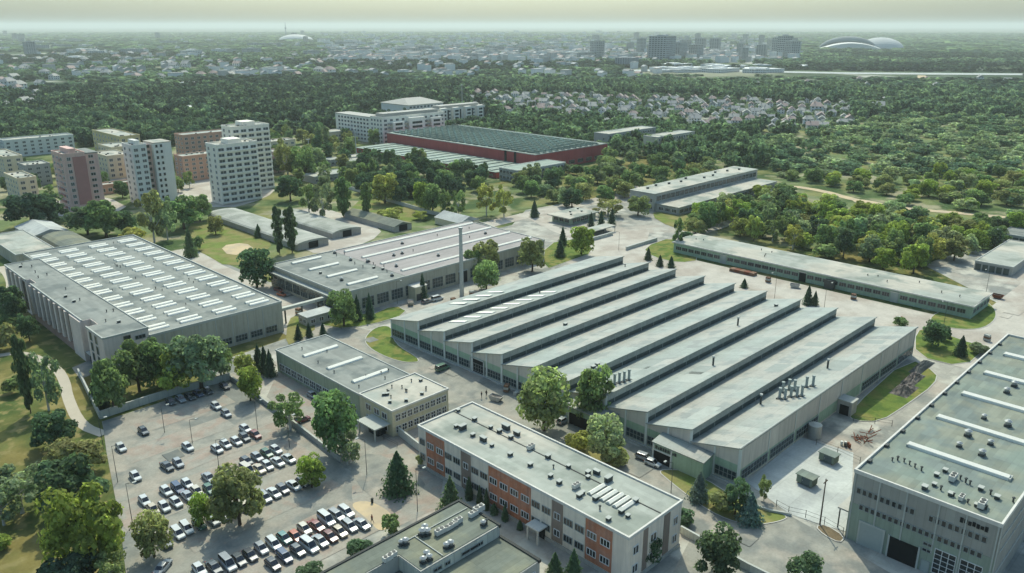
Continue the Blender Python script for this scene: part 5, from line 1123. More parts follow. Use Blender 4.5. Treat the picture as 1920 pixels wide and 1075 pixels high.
T = [
 ('poplar',58,775,630,32,'dark','tall dark columnar poplar on the left lawn, just left of the path'),
 ('open',92,770,655,54,'grey','grey green birch standing right behind the tall dark poplar by the left path'),
 ('broad',104,842,768,74,'dark','rounded dark tree below the poplar, beside the path at the left'),
 ('broad',150,885,820,86,'olive','spreading yellowish tree at the corner of the car park by the path'),
 ('broad',137,968,856,108,'dark','big dark rounded tree at the left edge of the car park'),
 ('round',172,1075,903,112,'bright','large bright green tree at the lower left of the car park'),
 ('open',42,962,872,92,'grey','grey green tree on the left lawn, left of the big dark one'),
 ('open',8,985,905,70,'grey','grey green tree cut by the left edge beside the lawn'),
 ('broad',140,1110,1030,100,'deep','dark tree at the bottom edge below the large bright green one'),
 ('open',210,1105,1035,60,'olive','thin olive tree at the bottom edge beside the car park corner'),
 ('bush',4,1030,1000,36,'bright','small bright shrub at the left edge near the bottom'),
 ('bush',24,738,700,40,'mid','small shrub on the dry lawn left of the tall poplar'),
 ('broad',30,610,535,48,'dark','dark tree against the far end of the cream office wing'),
 ('broad',56,640,585,32,'dark','narrow dark tree at the foot of the cream office wing, nearer than the other'),
 ('bush',12,655,600,50,'olive','olive shrub at the left edge beside the curved path'),
 ('bush',5,625,590,40,'mid','green shrub cut by the left edge above the curved path'),
 ('broad',215,775,672,64,'mid','green tree standing inside the concrete wall corner'),
 ('thuja',183,752,705,26,'deep','dark conifer inside the wall corner, leftmost of its pair'),
 ('thuja',196,765,715,24,'deep','dark conifer inside the wall corner, right one of its pair'),
 ('broad',262,735,640,74,'mid','leafy tree at the left end of the clump before the left hall'),
 ('round',300,725,632,70,'mid','leafy tree second from the left in the clump before the left hall'),
 ('broad',335,735,655,66,'bright','lighter green tree in the middle of the clump before the left hall'),
 ('broad',378,728,622,92,'grey','tallest tree of the clump before the left hall, at its right end'),
 ('round',415,708,640,46,'mid','small tree at the right edge of the clump before the left hall'),
 ('round',462,710,662,36,'yellow','yellowish young tree by the upper right corner of the car park'),
 ('round',470,752,688,46,'bright','bright lime tree just outside the car park wall corner'),
 ('spruce',486,692,645,24,'deep','dark spruce in the row left of the green workshop, furthest left'),
 ('spruce',498,700,648,24,'deep','dark spruce in the row left of the green workshop, middle one'),
 ('spruce',508,706,655,22,'deep','dark spruce in the row left of the green workshop, next to the building'),
 ('spruce',560,637,608,16,'deep','small dark conifer behind the green workshop, left of three'),
 ('spruce',580,632,605,14,'deep','small dark conifer behind the green workshop, middle of three'),
 ('spruce',606,630,605,14,'deep','small dark conifer behind the green workshop, right of three'),
 ('open',545,808,735,62,'mid','loose green tree by the wall between car park and workshop'),
 ('round',628,855,735,86,'mid','large full tree in front of the green workshop'),
 ('open',652,872,805,52,'grey','pale grey green tree touching the large one in front of the workshop'),
 ('spruce',747,923,846,56,'dark','broad dark spruce alone on the forecourt'),
 ('spruce',845,955,893,38,'dark','dark spruce at the foot of the orange and cream block'),
 ('bush',792,872,848,24,'olive','olive shrub at the left corner of the orange and cream block'),
 ('bush',735,1003,966,36,'mid','round shrub in front of the dark kerb by the foreground block'),
 ('bush',672,1048,1012,50,'dark','spiky dark shrub beside the foreground block roof edge'),
 ('bush',580,1085,1058,46,'dark','dark shrub at the bottom edge beside the foreground block'),
 ('round',290,1045,962,62,'olive','small round tree in the lower left of the car park with a strong shadow'),
 ('round',380,990,926,38,'bright','small bright tree between parked cars in the car park'),
 ('broad',450,985,878,96,'olive','wide olive tree in the middle of the car park'),
 ('round',585,915,856,50,'bright','small bright tree at the right end of the middle car row'),
 ('round',1020,808,698,88,'olive','tall round olive tree before the sawtooth hall front'),
 ('round',1110,795,688,70,'mid','tall green tree right of the olive one before the sawtooth hall front'),
 ('broad',1135,865,785,74,'pale','pale leafy tree on the small lawn before the sawtooth hall'),
 ('bush',1085,848,806,40,'yellow','yellowish shrub on the small lawn before the sawtooth hall'),
 ('bush',1160,872,842,40,'olive','olive shrub at the right end of the small lawn before the sawtooth hall'),
 ('spruce',1310,938,884,40,'blue','blue spruce at the left of the planted bed by the gate porch'),
 ('bush',1350,955,912,48,'olive','olive shrub in the planted bed right of the blue spruce'),
 ('broad',1378,965,905,50,'dark','dense dark tree in the middle of the planted bed'),
 ('spruce',1405,980,922,46,'blue','blue spruce at the front of the planted bed'),
 ('open',1432,940,888,24,'olive','thin bare looking tree at the right of the planted bed'),
 ('bush',1280,985,955,46,'dark','shrub at the right end wall of the orange and cream block'),
 ('round',1345,1080,995,82,'dark','dark green tree by the curved wall at the bottom right junction'),
 ('broad',1505,1105,1036,68,'dark','dark round tree at the bottom edge right of the junction'),
 ('spruce',1040,1090,1036,38,'dark','spruce at the bottom edge left of its twin, near the block entrance'),
 ('spruce',1075,1092,1030,38,'dark','spruce at the bottom edge, right one of the twin pair'),
 ('round',1215,1058,1003,46,'dark','small dark tree against the right end wall of the orange and cream block'),
 ('round',482,540,466,64,'dark','big dark round tree between the left hall and the broad hall'),
 ('poplar',525,478,390,24,'dark','slim dark poplar by the vaulted sheds, left of two'),
 ('poplar',548,475,390,30,'dark','slim dark poplar by the vaulted sheds, right of two'),
 ('spruce',358,482,426,24,'dark','dark conifer behind the left hall roof corner'),
 ('round',645,612,545,52,'mid','green tree at the near corner of the broad hall'),
 ('spruce',671,602,553,18,'deep','slim dark conifer at the corner of the broad hall, left of two'),
 ('spruce',694,598,550,18,'deep','slim dark conifer at the corner of the broad hall, right of two'),
 ('spruce',793,560,512,18,'deep','slim dark conifer by the pale plant room of the broad hall'),
 ('round',912,515,450,56,'olive','olive tree at the right end of the broad hall, behind'),
 ('round',912,545,492,52,'mid','round green tree between the broad hall and the sawtooth hall'),
 ('broad',885,520,468,40,'mid','leafy tree next to the mast between the two halls'),
 ('round',998,510,446,48,'olive','bushy olive tree at the right corner of the broad hall'),
 ('round',1090,478,425,44,'bright','bright round tree on the lawn in front of the gatehouse'),
 ('spruce',1050,482,448,20,'deep','dark conifer on the lawn left of the bright round tree'),
 ('spruce',1055,460,425,16,'deep','dark conifer behind the one on the gatehouse lawn'),
 ('spruce',1002,408,374,16,'deep','small dark conifer on the court left of the gatehouse'),
 ('spruce',1108,425,398,12,'deep','small conifer at the right wall of the gatehouse, left of three'),
 ('spruce',1127,428,395,16,'deep','small conifer right of the gatehouse, middle of three'),
 ('spruce',1147,422,390,14,'deep','small conifer right of the gatehouse, right of three'),
 ('round',1062,388,350,32,'grey','grey green round tree behind the gatehouse'),
 ('open',1140,405,372,50,'olive','olive tree behind the conifers right of the gatehouse'),
 ('round',1196,405,366,38,'olive','small olive tree at the left end of the stepped pale hall'),
 ('open',1270,470,408,22,'mid','thin tree at the near corner of the long low block, beside the lawn'),
 ('bush',1290,462,430,30,'dark','dark shrub behind the corner of the long low block'),
 ('open',945,408,345,32,'yellow','tall yellowish tree on the open field, right of two'),
 ('open',912,405,345,36,'yellow','tall yellowish tree on the open field, left of two'),
 ('open',860,412,355,26,'mid','slim tree in the row along the boundary wall, rightmost'),
 ('open',836,408,352,28,'mid','slim tree in the row along the boundary wall, second from right'),
 ('round',812,402,346,34,'mid','tree in the row along the boundary wall, third from right'),
 ('round',790,396,340,34,'bright','light green tree in the row along the boundary wall, fourth from right'),
 ('round',722,382,326,50,'yellow','yellow green tree beside the far end of the boundary wall'),
 ('poplar',645,408,335,40,'mid','tall poplar clump behind the vaulted sheds, rightmost'),
 ('open',606,412,342,40,'grey','grey green tree behind the vaulted sheds, middle of the row'),
 ('open',580,405,345,34,'mid','tree behind the vaulted sheds, left end of the row'),
 ('poplar',688,408,345,24,'mid','single poplar right of the poplar clump behind the vaulted sheds'),
 ('bush',735,415,388,50,'yellow','yellowish thicket on the rough ground before the boundary wall'),
 ('open',790,412,395,30,'yellow','low yellowish tree beside the white roofed gabled shed'),
 ('spruce',1237,500,478,14,'deep','small dark conifer behind the sawtooth hall, left of the first pair'),
 ('spruce',1258,502,480,14,'deep','small dark conifer behind the sawtooth hall, right of the first pair'),
 ('spruce',1215,488,464,14,'deep','small dark conifer behind the left ridges of the sawtooth hall'),
 ('spruce',1395,540,522,14,'deep','small dark conifer behind the middle ridges of the sawtooth hall'),
 ('spruce',1514,572,534,18,'deep','taller dark conifer of the pair behind the right ridges'),
 ('spruce',1527,573,545,14,'deep','shorter dark conifer of the pair behind the right ridges'),
 ('bush',1688,612,594,26,'mid','low shrub behind the right end of the sawtooth hall'),
 ('round',1748,650,602,44,'dark','dark round tree on the lawn right of the sawtooth hall'),
 ('round',1770,640,612,24,'dark','smaller dark tree touching the round one on the right lawn'),
 ('spruce',1800,668,628,24,'deep','dark conifer alone on the lawn by the tall grey building'),
 ('bush',1835,665,640,40,'grey','grey green shrub at the corner of the tall grey building roof'),
 ('poplar',700,345,300,18,'mid','slim tree at the left end of the row before the low red annex'),
 ('poplar',733,352,308,18,'grey','slim grey green tree before the low red annex, second in the row'),
 ('open',775,360,318,26,'mid','slim tree before the low red annex, third in the row'),
 ('poplar',880,352,318,22,'dark','slim dark tree before the corner of the dark red hall'),
 ('open',1000,345,305,34,'grey','grey green tree in front of the pale two storey office front'),
 ('round',1035,352,318,30,'dark','round dark tree right of the pale two storey office front'),
 ('poplar',600,282,232,18,'grey','tall slim poplar left of the white courtyard blocks, left of two'),
 ('poplar',613,284,238,16,'grey','tall slim poplar left of the white courtyard blocks, right of two'),
 ('open',540,330,258,44,'olive','tall olive tree right behind the rear white tower, left of two'),
 ('round',572,335,275,46,'mid','green tree right behind the rear white tower, right of two'),
 ('broad',545,378,330,44,'dark','dark tree at the right foot of the nearer white tower'),
 ('broad',60,425,360,70,'deep','big dark tree behind the flat annex at the left edge'),
 ('broad',95,420,365,60,'dark','dark tree in front of the pink tower, right of the biggest one'),
 ('broad',165,440,385,60,'dark','dark tree behind the left hall, left end of the long clump'),
 ('broad',200,445,375,66,'mid','green tree behind the left hall, second in the long clump'),
 ('round',235,440,395,44,'dark','dark round tree behind the left hall, third in the long clump'),
 ('open',290,455,355,50,'olive','tall olive tree in front of the pale blue tower'),
 ('open',315,450,365,36,'grey','grey tree in front of the pale blue tower, right of the tall olive one'),
 ('broad',345,430,370,60,'mid','green tree between the pale blue tower and the white tower'),
 ('broad',375,415,365,46,'mid','green tree at the foot of the nearer white tower'),
 ('bush',250,455,425,44,'yellow','pale yellowish shrub behind the back corner of the left hall'),
 ('round',405,440,405,30,'olive','small olive tree beside the allotment behind the left hall'),
 ('spruce',485,445,420,16,'dark','small dark conifer at the end of the long vaulted shed'),
 ('bush',370,470,440,30,'mid','shrub on the allotment behind the left hall, nearest the roof edge'),
]
for a in T: tree_px(*a)
for y, h, w_, lab in ((104.4,5.2,1.7,'tallest slim dark thuja by the facade of the orange and cream block'),(101.3,4.6,1.3,'slim dark thuja by the facade, right beside the tallest'),(99.3,4.9,1.3,'slim dark thuja by the facade, third from the left'),
        (97.2,2.6,1.7,'short bushy thuja right of the three slim ones by the facade'),(94.2,3.6,1.5,'dark thuja alone before the middle orange facade panel'),(90.2,2.2,1.3,'short dark thuja nearest the entrance of the orange and cream block')):
    plant('thuja', 92.3, y, h, w_, 'dark', lab)

# ------------------------------------------------------------------ woods: the largest as single trees, the far rest as woodland masses
def inside(p, poly):
    x, y = p; c_ = False; j = len(poly)-1
    for i in range(len(poly)):
        xi, yi = poly[i]; xj, yj = poly[j]
        if (yi > y) != (yj > y) and x < (xj-xi)*(y-yi)/(yj-yi)+xi: c_ = not c_
        j = i
    return c_
def scatter(poly, pitch, rg, jitter=.45):
    xs = [p[0] for p in poly]; ys = [p[1] for p in poly]; o = []
    for x in np.arange(min(xs), max(xs), pitch):
        for y in np.arange(min(ys), max(ys), pitch):
            p = (x+rg.uniform(-jitter,jitter)*pitch, y+rg.uniform(-jitter,jitter)*pitch)
            if inside(p, poly): o.append(p)
    return o
wr = random.Random(77)
def visible(p):
    c, s = math.cos(YAW), math.sin(YAW); f = p[0]*c+p[1]*s; r = p[0]*s-p[1]*c
    return f > 60 and abs(r) < .70*f+12
TRACK = [G(*q) for q in ((1385,336),(1480,343),(1520,346),(1610,370),(1700,386),(1800,395),(1930,407),(1930,424),(1850,416),(1790,416),(1700,408),(1640,404),(1590,400),(1500,372),(1440,362),(1385,356))]
wood = [G(*q) for q in ((1300,436),(1325,418),(1398,395),(1440,378),(1530,392),(1600,408),(1640,414),(1760,434),(1860,426),(1900,432),(1880,456),(1800,502),(1742,532),(1600,498),(1400,450))]
for p in sorted(scatter(wood, 9.0, wr), key=lambda p: p[0]+p[1]):
    plant(wr.choice(('broad','round','broad','open','bush')), p[0], p[1], wr.uniform(5.5,11) if p[0] > 370 else wr.uniform(7,13.5), wr.uniform(7,12), wr.choice(('mid','bright','olive','grey','pale','bright','yellow','mid','dark')), 'bushy green tree in the dense wood behind the long low block', 'trees of the wood behind the long low block')
mid_zone = [(262,270),(330,300),(338,330),(338,352),(330,352),(300,460),(335,520),(300,560),(235,500),(232,420),(215,400),(212,360),(240,300)]
EXC = [(205,600,230,660),(330,352,400,600)]
for p in scatter([(240,395),(330,395),(330,510),(372,515),(374,600),(300,640),(300,580),(235,480)], 17, wr):
    plant(wr.choice(('broad','round','open','poplar')), p[0], p[1], wr.uniform(8,15), wr.uniform(7,11), wr.choice(('mid','dark','grey','olive')), 'green tree among the low sheds between the white towers and the dark red hall', 'trees between the white towers and the red hall')
for p in scatter([(268,325),(330,325),(336,370),(330,430),(262,395),(240,330)], 13.5, wr):
    plant(wr.choice(('broad','round')), p[0], p[1], wr.uniform(8,13), wr.uniform(8,12), wr.choice(('dark','mid','deep')), 'dark leafy tree in front of the low red annex', 'trees in front of the red annex')
for p in scatter([(300,262),(335,250),(440,250),(470,300),(455,345),(390,334),(340,334),(300,300)], 15, wr):
    plant(wr.choice(('broad','round','bush')), p[0], p[1], wr.uniform(6,12), wr.uniform(8,12), wr.choice(('dark','mid','grey','olive')), 'leafy tree between the dark red hall and the stepped pale hall', 'trees between the red hall and the stepped hall')
for p in scatter([(130,460),(200,445),(235,470),(230,520),(200,560),(150,600),(120,570),(110,480)], 15, wr):
    if not any(a-5 < p[0] < b+5 and c_-5 < p[1] < d+5 for a, b, c_, d in ((154,176,430,445),(122,141,434,457),(171,185,520,545),(200,222,478,492),(129,142,530,545),(124,134,553,590),(146,168,474,482),(184,198,548,572),(178,192,500,512),(112,121,480,505),(232,262,470,482),(196,208,590,600))):
        plant(wr.choice(('broad','round','open')), p[0], p[1], wr.uniform(6,11), wr.uniform(6,10), wr.choice(('dark','mid','olive')), 'street tree between the coloured apartment blocks of the housing estate', 'trees of the tower estate')
def footprint_free(p, m=4):
    for a, b, c_, d in ((380,444,518,592),(446,470,558,576),(476,536,568,590),(500,545,645,690),(206,224,598,657),(236,292,558,576),(150,196,658,676),(252,300,518,534),(124,134,553,590),(372,452,350,515)):
        if a-m < p[0] < b+m and c_-m < p[1] < d+m: return False
    return True
# candidate trees of the middle distance
cand = []
scrub = [(372,100),(385,212),(450,214),(640,420),(560,330),(700,470),(1000,200),(760,-120),(430,-20),(432,100)]
for p in scatter([(296,188),(345,215),(440,214),(470,240),(620,330),(900,330),(960,60),(700,-150),(440,60),(372,100),(330,150)], 12, wr):
    if visible(p) and not inside(p, wood) and not inside(p, TRACK) and wr.random() < (.5 if math.sin(p[0]*.045+1)*math.sin(p[1]*.06) > .35 else .84): cand.append((p, 's'))
for p in scatter([(455,262),(490,250),(620,335),(640,420),(540,540),(455,520),(455,360)], 13, wr):
    if visible(p): cand.append((p, 'm'))
for p in scatter([(100,600),(150,690),(205,690),(225,670),(300,600),(320,700),(300,900),(100,1000),(-60,900),(20,500),(60,420)], 11, wr):
    if visible(p) and footprint_free(p) and (p[1] > 590 or p[0] < 118): cand.append((p, 'd'))
cand.sort(key=lambda q: q[0][0]+q[0][1])
LABS = {'s': ('light green scrub tree on the overgrown land beyond the long low block', 'scrub trees beyond the wood'), 'm': ('tree in the green belt right behind the dark red hall', 'trees behind the red hall'), 'd': ('dark forest tree at the left behind the tower estate', 'dark forest trees behind the towers')}
NIND = 95
TONES = {'s': [(125, 140, 106), (133, 146, 112), (112, 130, 103), (145, 155, 124), (98, 120, 98), (84, 106, 88)], 'm': [(94, 113, 89), (108, 126, 98), (83, 102, 81)], 'd': [(72, 90, 75), (85, 102, 81), (66, 83, 70), (97, 113, 88)], 'f': [(85, 104, 89), (99, 115, 95), (108, 126, 101), (74, 92, 79)], 'h': [(94, 111, 90), (81, 100, 82), (111, 126, 101)], 'k': [(58, 72, 62), (65, 80, 67), (53, 66, 58)]}
far_pts = []                                     # (x, y, height, width, tone)
for i, (p, z) in enumerate(cand):
    if i < NIND: plant(wr.choice(('broad','round','bush') if z == 's' else ('broad','round')), p[0], p[1], wr.uniform(5,10) if z == 's' else wr.uniform(9,14), wr.uniform(8,13), wr.choice(('olive','bright','mid','pale') if z == 's' else ('deep','dark')), *LABS[z])
    else: far_pts.append((p, wr.uniform(3,8) if z == 's' else wr.uniform(9,15), wr.uniform(9,15), wr.choice(TONES[z]), z))
near_far = list(far_pts)
def woodland(name, label, pts, nleaf, lsize, seed):
    rg = np.random.default_rng(seed); protos = []
    for i in range(6):
        k = ('broad','round')[i % 2]; V, sh = crown_arrays(k, rg, nleaf, lsize); protos.append((V, sh))
    Vs = []; Ss = []; Ts = []
    for p, h, wd, tone, z in pts:
        V, sh = protos[rg.integers(6)]; a = rg.uniform(0, 6.283); c_, s_ = math.cos(a), math.sin(a)
        Q = np.empty_like(V); Q[:,0] = (V[:,0]*c_-V[:,1]*s_)*wd*1.1+p[0]; Q[:,1] = (V[:,0]*s_+V[:,1]*c_)*wd*1.1+p[1]; Q[:,2] = (V[:,2]*1.15-.15)*h
        Vs.append(Q); Ss.append(sh); t = np.array(lin(tone)[:3])*rg.uniform(.8,1.25); Ts.append(np.tile(t, (len(sh),1)))
    if not Vs: return
    o = bpy.data.objects.new(name, np_mesh(name, np.concatenate(Vs), np.concatenate(Ss), LEAF_FAR, np.concatenate(Ts))); C.objects.link(o)
    tag(o, label, 'woodland', None, 'stuff')
woodland('scrubland_trees', 'light green scrub wood spreading over the land to the right', [q for q in near_far if q[4] == 's'], 300, .13, 1)
woodland('green_belt', 'dense green trees behind the dark red hall', [q for q in near_far if q[4] == 'm'], 300, .13, 2)
woodland('dark_forest', 'dark dense forest behind the apartment towers on the left', [q for q in near_far if q[4] == 'd'], 300, .13, 3)

# ------------------------------------------------------------------ far city: houses, blocks, stadium, woods to the horizon
fr = random.Random(123)
mt('roof_red', (160,142,132), .2, .2); mt('roof_grey', (150,150,144), .2, .2); mt('house_wall', (216,214,206), .1, .1); mt('far_wall', (170,172,166), .15, .02, panel=(4.0, 3.0, .35)); mt('far_white', (208,210,204), .1, .02); mt('far_dark', (156,162,162), .15, .02, panel=(4.0, 3.0, .3))
def house_meshes(hip):
    a = MB().box(-5,5,-4,4,0,5.2)
    for s in (-1,1):
        for x in (-3,0,3): a.box(x-.6,x+.6,s*4.0-.04,s*4.0+.04,1.0,2.3,1); a.box(x-.6,x+.6,s*4.0-.04,s*4.0+.04,3.4,4.6,1)
        for y in (-1.8,1.8): a.box(s*5.0-.04,s*5.0+.04,y-.6,y+.6,1.0,2.3,1); a.box(s*5.0-.04,s*5.0+.04,y-.6,y+.6,3.4,4.6,1)
    r_ = MB(); k = 2.6 if hip else 5.4
    v = [(-5.5,-4.5,5.0),(5.5,-4.5,5.0),(5.5,4.5,5.0),(-5.5,4.5,5.0),(-k if hip else -5.5,0,8.2),(k if hip else 5.5,0,8.2)]
    for f in ((0,1,5,4),(1,2,5),(2,3,4,5),(3,0,4),(3,2,1,0)): r_.face([v[i] for i in f])
    r_.box(1.6,2.3,.8,1.5,6.5,8.9,0)
    return a, r_
HM = []
for hip in (0, 1):
    a, r_ = house_meshes(hip)
    for rm in ('roof_red','roof_grey','block_grey'): HM.append((a.mesh('wall', [MT['house_wall'], MT['glass']]), r_.mesh('roof', MT[rm])))
house_pts = []
def house(x, y, label, group, s=1.0, rz=None, sz=1.0):
    w_, r_ = fr.choice(HM); t_ = thing('house', label, 'house', (x, y, 0), group, (fr.choice((0, 1.571))+.5 if rz is None else rz) + fr.uniform(-.08,.08))
    for m, n in ((w_, 'wall'), (r_, 'roof')): o = put(m, n, (0,0,0)); o.parent = t_
    t_.scale = (s, s, s*sz); house_pts.append((x, y))
def px_scatter(n, x0, x1, y0, y1, cond=None):
    o = []
    while len(o) < n:
        a, b = fr.uniform(x0, x1), fr.uniform(y0, y1)
        if cond is None or cond(a, b): o.append(G(a, b))
    return o
def estate(a, b):
    lo = 174 + (a-900)*.03; hi = 209 + max(0, min(1, (a-900)/350))*42 - max(0, (a-1480))*.12
    return lo < b < hi
def spaced(pts, d):
    o = []
    for p in pts:
        if all((p[0]-q[0])**2+(p[1]-q[1])**2 > d*d for q in o): o.append(p)
    return o
for p in spaced(px_scatter(1300, 885, 1600, 175, 246, estate), 15)[:245]:
    house(p[0], p[1], 'small pale pitched roof house in the estate right of the white courtyard blocks', 'houses of the estate behind the red hall', fr.uniform(.65,1.0))
for p in spaced(px_scatter(500, 0, 640, 100, 168, lambda a, b: not (a > 120 and b > 152)), 24)[:66]:
    house(p[0], p[1], 'far white house among the trees at the upper left', 'far houses at the upper left', fr.uniform(1.2,1.9))
for p in spaced(px_scatter(60, 0, 70, 165, 215), 20)[:14]:
    house(p[0], p[1], 'pale house at the left edge beside the dark forest', 'houses by the forest at the left edge', fr.uniform(.9,1.2))
for p in spaced(px_scatter(60, 1420, 1900, 150, 215), 60)[:16]:
    house(p[0], p[1], 'single small white house in the woods at the right', 'scattered houses in the right hand woods', fr.uniform(.9,1.3))
# far blocks: detailed meshes shared, each block a thing of its own
def block_mesh(lx, ly, h, wall, roofm):
    mb = MB(); mb.box(-lx/2,lx/2,-ly/2,ly/2,0,h,0); mb.ring(-lx/2-.2,lx/2+.2,-ly/2-.2,ly/2+.2,h-.3,h+.6,.5,1); mb.box(-lx*.2,lx*.1,-ly*.25,ly*.25,h,h+2.5,0)
    n = max(2, int(h//3.2))
    for f in range(n):
        z = 1+f*h/n
        for k in range(int(lx//5)): x = -lx/2+2.5+k*5; mb.box(x-1.6,x+1.6,-ly/2-.05,-ly/2+.05,z,z+1.5,2)
        for k in range(int(ly//5)): y = -ly/2+2.5+k*5; mb.box(-lx/2-.05,-lx/2+.05,y-1.6,y+1.6,z,z+1.5,2)
    return mb.mesh('far_block', [MT[wall], MT[roofm], MT['glass']])
BM = {'slab': block_mesh(60,13,16,'far_wall','rim_grey'), 'tower': block_mesh(22,20,36,'far_wall','rim_grey'), 'white': block_mesh(45,25,14,'far_white','block_white'), 'hall': block_mesh(90,50,9,'far_white','block_white'), 'dark': block_mesh(40,30,44,'far_dark','block_grey')}
def far_block(kind, a, b, label, group=None, s=1.0, rz=None, sz=1.0):
    x, y = G(a, b); o = put(BM[kind], 'tower_block' if kind in ('tower','dark') else 'far_block', (x, y, 0), None, fr.uniform(-.5,.5) if rz is None else rz); o.scale = (s, s, s*sz)
    tag(o, label, 'building', group); house_pts.append((x, y))
g1 = 'far slab blocks of the city'
for i in range(46): far_block(fr.choice(('slab','white','slab')), fr.uniform(640,1120), fr.uniform(66,118), 'pale slab block in the hazy city below the middle of the skyline', g1, fr.uniform(.8,1.5))
g2 = 'far tower blocks of the city'
for i in range(34): far_block('tower', fr.uniform(1100,1490), fr.uniform(76,118), 'hazy apartment tower in the far city at the centre right', g2, fr.uniform(.8,1.4), None, fr.uniform(.7,1.3))
for i in range(40): far_block(fr.choice(('slab','white','tower')), fr.uniform(0,640), fr.uniform(62,110), 'hazy building in the far city below the skyline at the left', 'far buildings at the left', fr.uniform(.7,1.3))
for i in range(14): far_block('hall', fr.uniform(1240,1500), fr.uniform(124,136), 'long white hall beside the far white road', 'white halls by the far road', fr.uniform(.4,.9))
far_block('dark', 1240, 116, 'broad dark grey tower block standing out of the haze right of centre', None, 1.6, .2, .9)
far_block('dark', 1268, 112, 'slightly lower grey tower touching the broad dark tower block', None, 1.3, .2, .8)
far_block('dark', 1175, 126, 'wide hazy grey slab left of the broad dark tower block', None, 1.2, .2, .4)
for a in (1312, 1340): far_block('tower', a, 101, 'square white tower block in the haze left of the stadium, %s of two' % ('left' if a < 1330 else 'right'), None, 1.5, .3, .9)
for a, b, lab in ((138,84,'long cream flat hall far at the upper left'), (150,97,'white roofed hall below the long cream one at the upper left'), (145,113,'long pinkish hall lowest of the three at the upper left'), (310,112,'small bright white hall in the trees at the upper left')): far_block('hall', a, b, lab, None, 1.0 if a != 310 else .5, .78, 1)
for a, b, lab in ((350,162,'white building in the trees left of centre, largest of the bright ones'), (345,210,'long low pale building in the dark forest clearing'), (420,86,'reddish roofed cluster building far at the upper left')): far_block('white', a, b, lab, None, .8, .78, .5)
# stadium: two shells
def shell(mb, cx_, cy_, ax, ay, h, a0, rz, tiltz, m=0, N=28, K=8):
    c_, s_ = math.cos(rz), math.sin(rz); g = []
    for i in range(N+1):
        row = []
        for k in range(K+1):
            u = math.pi*i/N; v = a0*k/K; x = -ax*math.cos(u); y = ay*math.sin(v)*math.sin(u); z = h*math.sin(u)*math.cos(v*tiltz)
            row.append((cx_+x*c_-y*s_, cy_+x*s_+y*c_, max(0,z)))
        g.append(row)
    for i in range(N):
        for k in range(K): mb.face([g[i][k], g[i][k+1], g[i+1][k+1], g[i+1][k]], m)
x, y = G(1618, 97); st = thing('stadium', 'huge pale stadium with a dark arched roof opening on the skyline at right', 'stadium', (x, y, 0))
rzs = YAW - R(90) - R(14)
def loc2(dx, dy): c_, s_ = math.cos(rzs), math.sin(rzs); return (x+dx*c_-dy*s_, y+dx*s_+dy*c_)
mt('stadium_shell', (178,182,176), .08, .01); mt('stadium_dark', (140,146,142), .1, .01); mt('stadium_white', (206,206,196), .06, .01)
sx_ = 147/1504*3000/2
mb = MB(); p = loc2(-45, 60); shell(mb, p[0], p[1], 104, 90, 52, math.pi/2, rzs, 1.0); shell(mb, p[0], p[1], 104, -18, 52, math.pi/2, rzs, .55); mb.build('arch_roof', MT['stadium_dark'], st)
mb = MB(); p = loc2(75, 110); shell(mb, p[0], p[1], 84, 70, 48, math.pi/2, rzs, 1.0); shell(mb, p[0], p[1], 84, -70, 48, math.pi/2, rzs, 1.0); mb.build('rear_dome', MT['stadium_shell'], st)
mb = MB()
N = 30
for i in range(N):
    a = []
    for q in (i, i+1):
        u = -1+2*q/N; zz = 8+21*(1-u*u); yy = -26-18*(1-u*u); a.append((loc2(-45+104*u, yy), zz))
    mb.face([(*a[0][0],0),(*a[1][0],0),(*a[1][0],a[1][1]),(*a[0][0],a[0][1])]); b0 = loc2(-45+104*(-1+2*i/N), 10); b1 = loc2(-45+104*(-1+2*(i+1)/N), 10)
    mb.face([(*a[0][0],a[0][1]),(*a[1][0],a[1][1]),(*b1,a[1][1]+3),(*b0,a[0][1]+3)])
mb.build('facade', MT['stadium_white'], st)
mb = MB(); q = [loc2(-150,-50), loc2(170,-50), loc2(190,0), loc2(-150,0)]; mb.prism(ccw(q), 0, 7); mb.build('plinth', MT['stadium_shell'], st)
x, y = G(555, 78); dm = thing('dome_hall', 'white shallow domed hall on the skyline left of centre', 'dome', (x, y, 0)); mb = MB(); shell(mb, x, y, 105, 60, 40, math.pi/2, YAW-R(90), 1.0, 0, 20, 6); shell(mb, x, y, 105, -60, 40, math.pi/2, YAW-R(90), 1.0, 0, 20, 6); mb.build('dome_roof', MT['stadium_white'], dm); MB().tube((x,y,0),(x,y,9),62,62,24).build('base_drum', MT['far_white'], dm)
x, y = G(537, 74); t_ = thing('tv_mast', 'thin far mast on the skyline just left of the white dome', 'mast', (x, y, 0)); mb = MB(); mb.tube((x,y,0),(x,y,110),3.5,1.5,8); mb.build('shaft', MT['far_dark'], t_); MB().tube((x,y,70),(x,y,76),6,6,10).build('platform', MT['far_dark'], t_)
strip('far_road', [(1180,133),(1300,131),(1450,135),(1600,138),(1760,139),(1930,140)], 60, .4, 'white_concrete')
strip('far_road', [(810,143),(900,138),(960,140),(1050,148)], 20, .4, 'white_concrete')
strip('far_clearing', [(1728,142),(1730,162)], 14, .4, 'sand')
strip('far_street', [(1500,178),(1475,230)], 8, .4, 'pale_concrete')
mass_pts = []
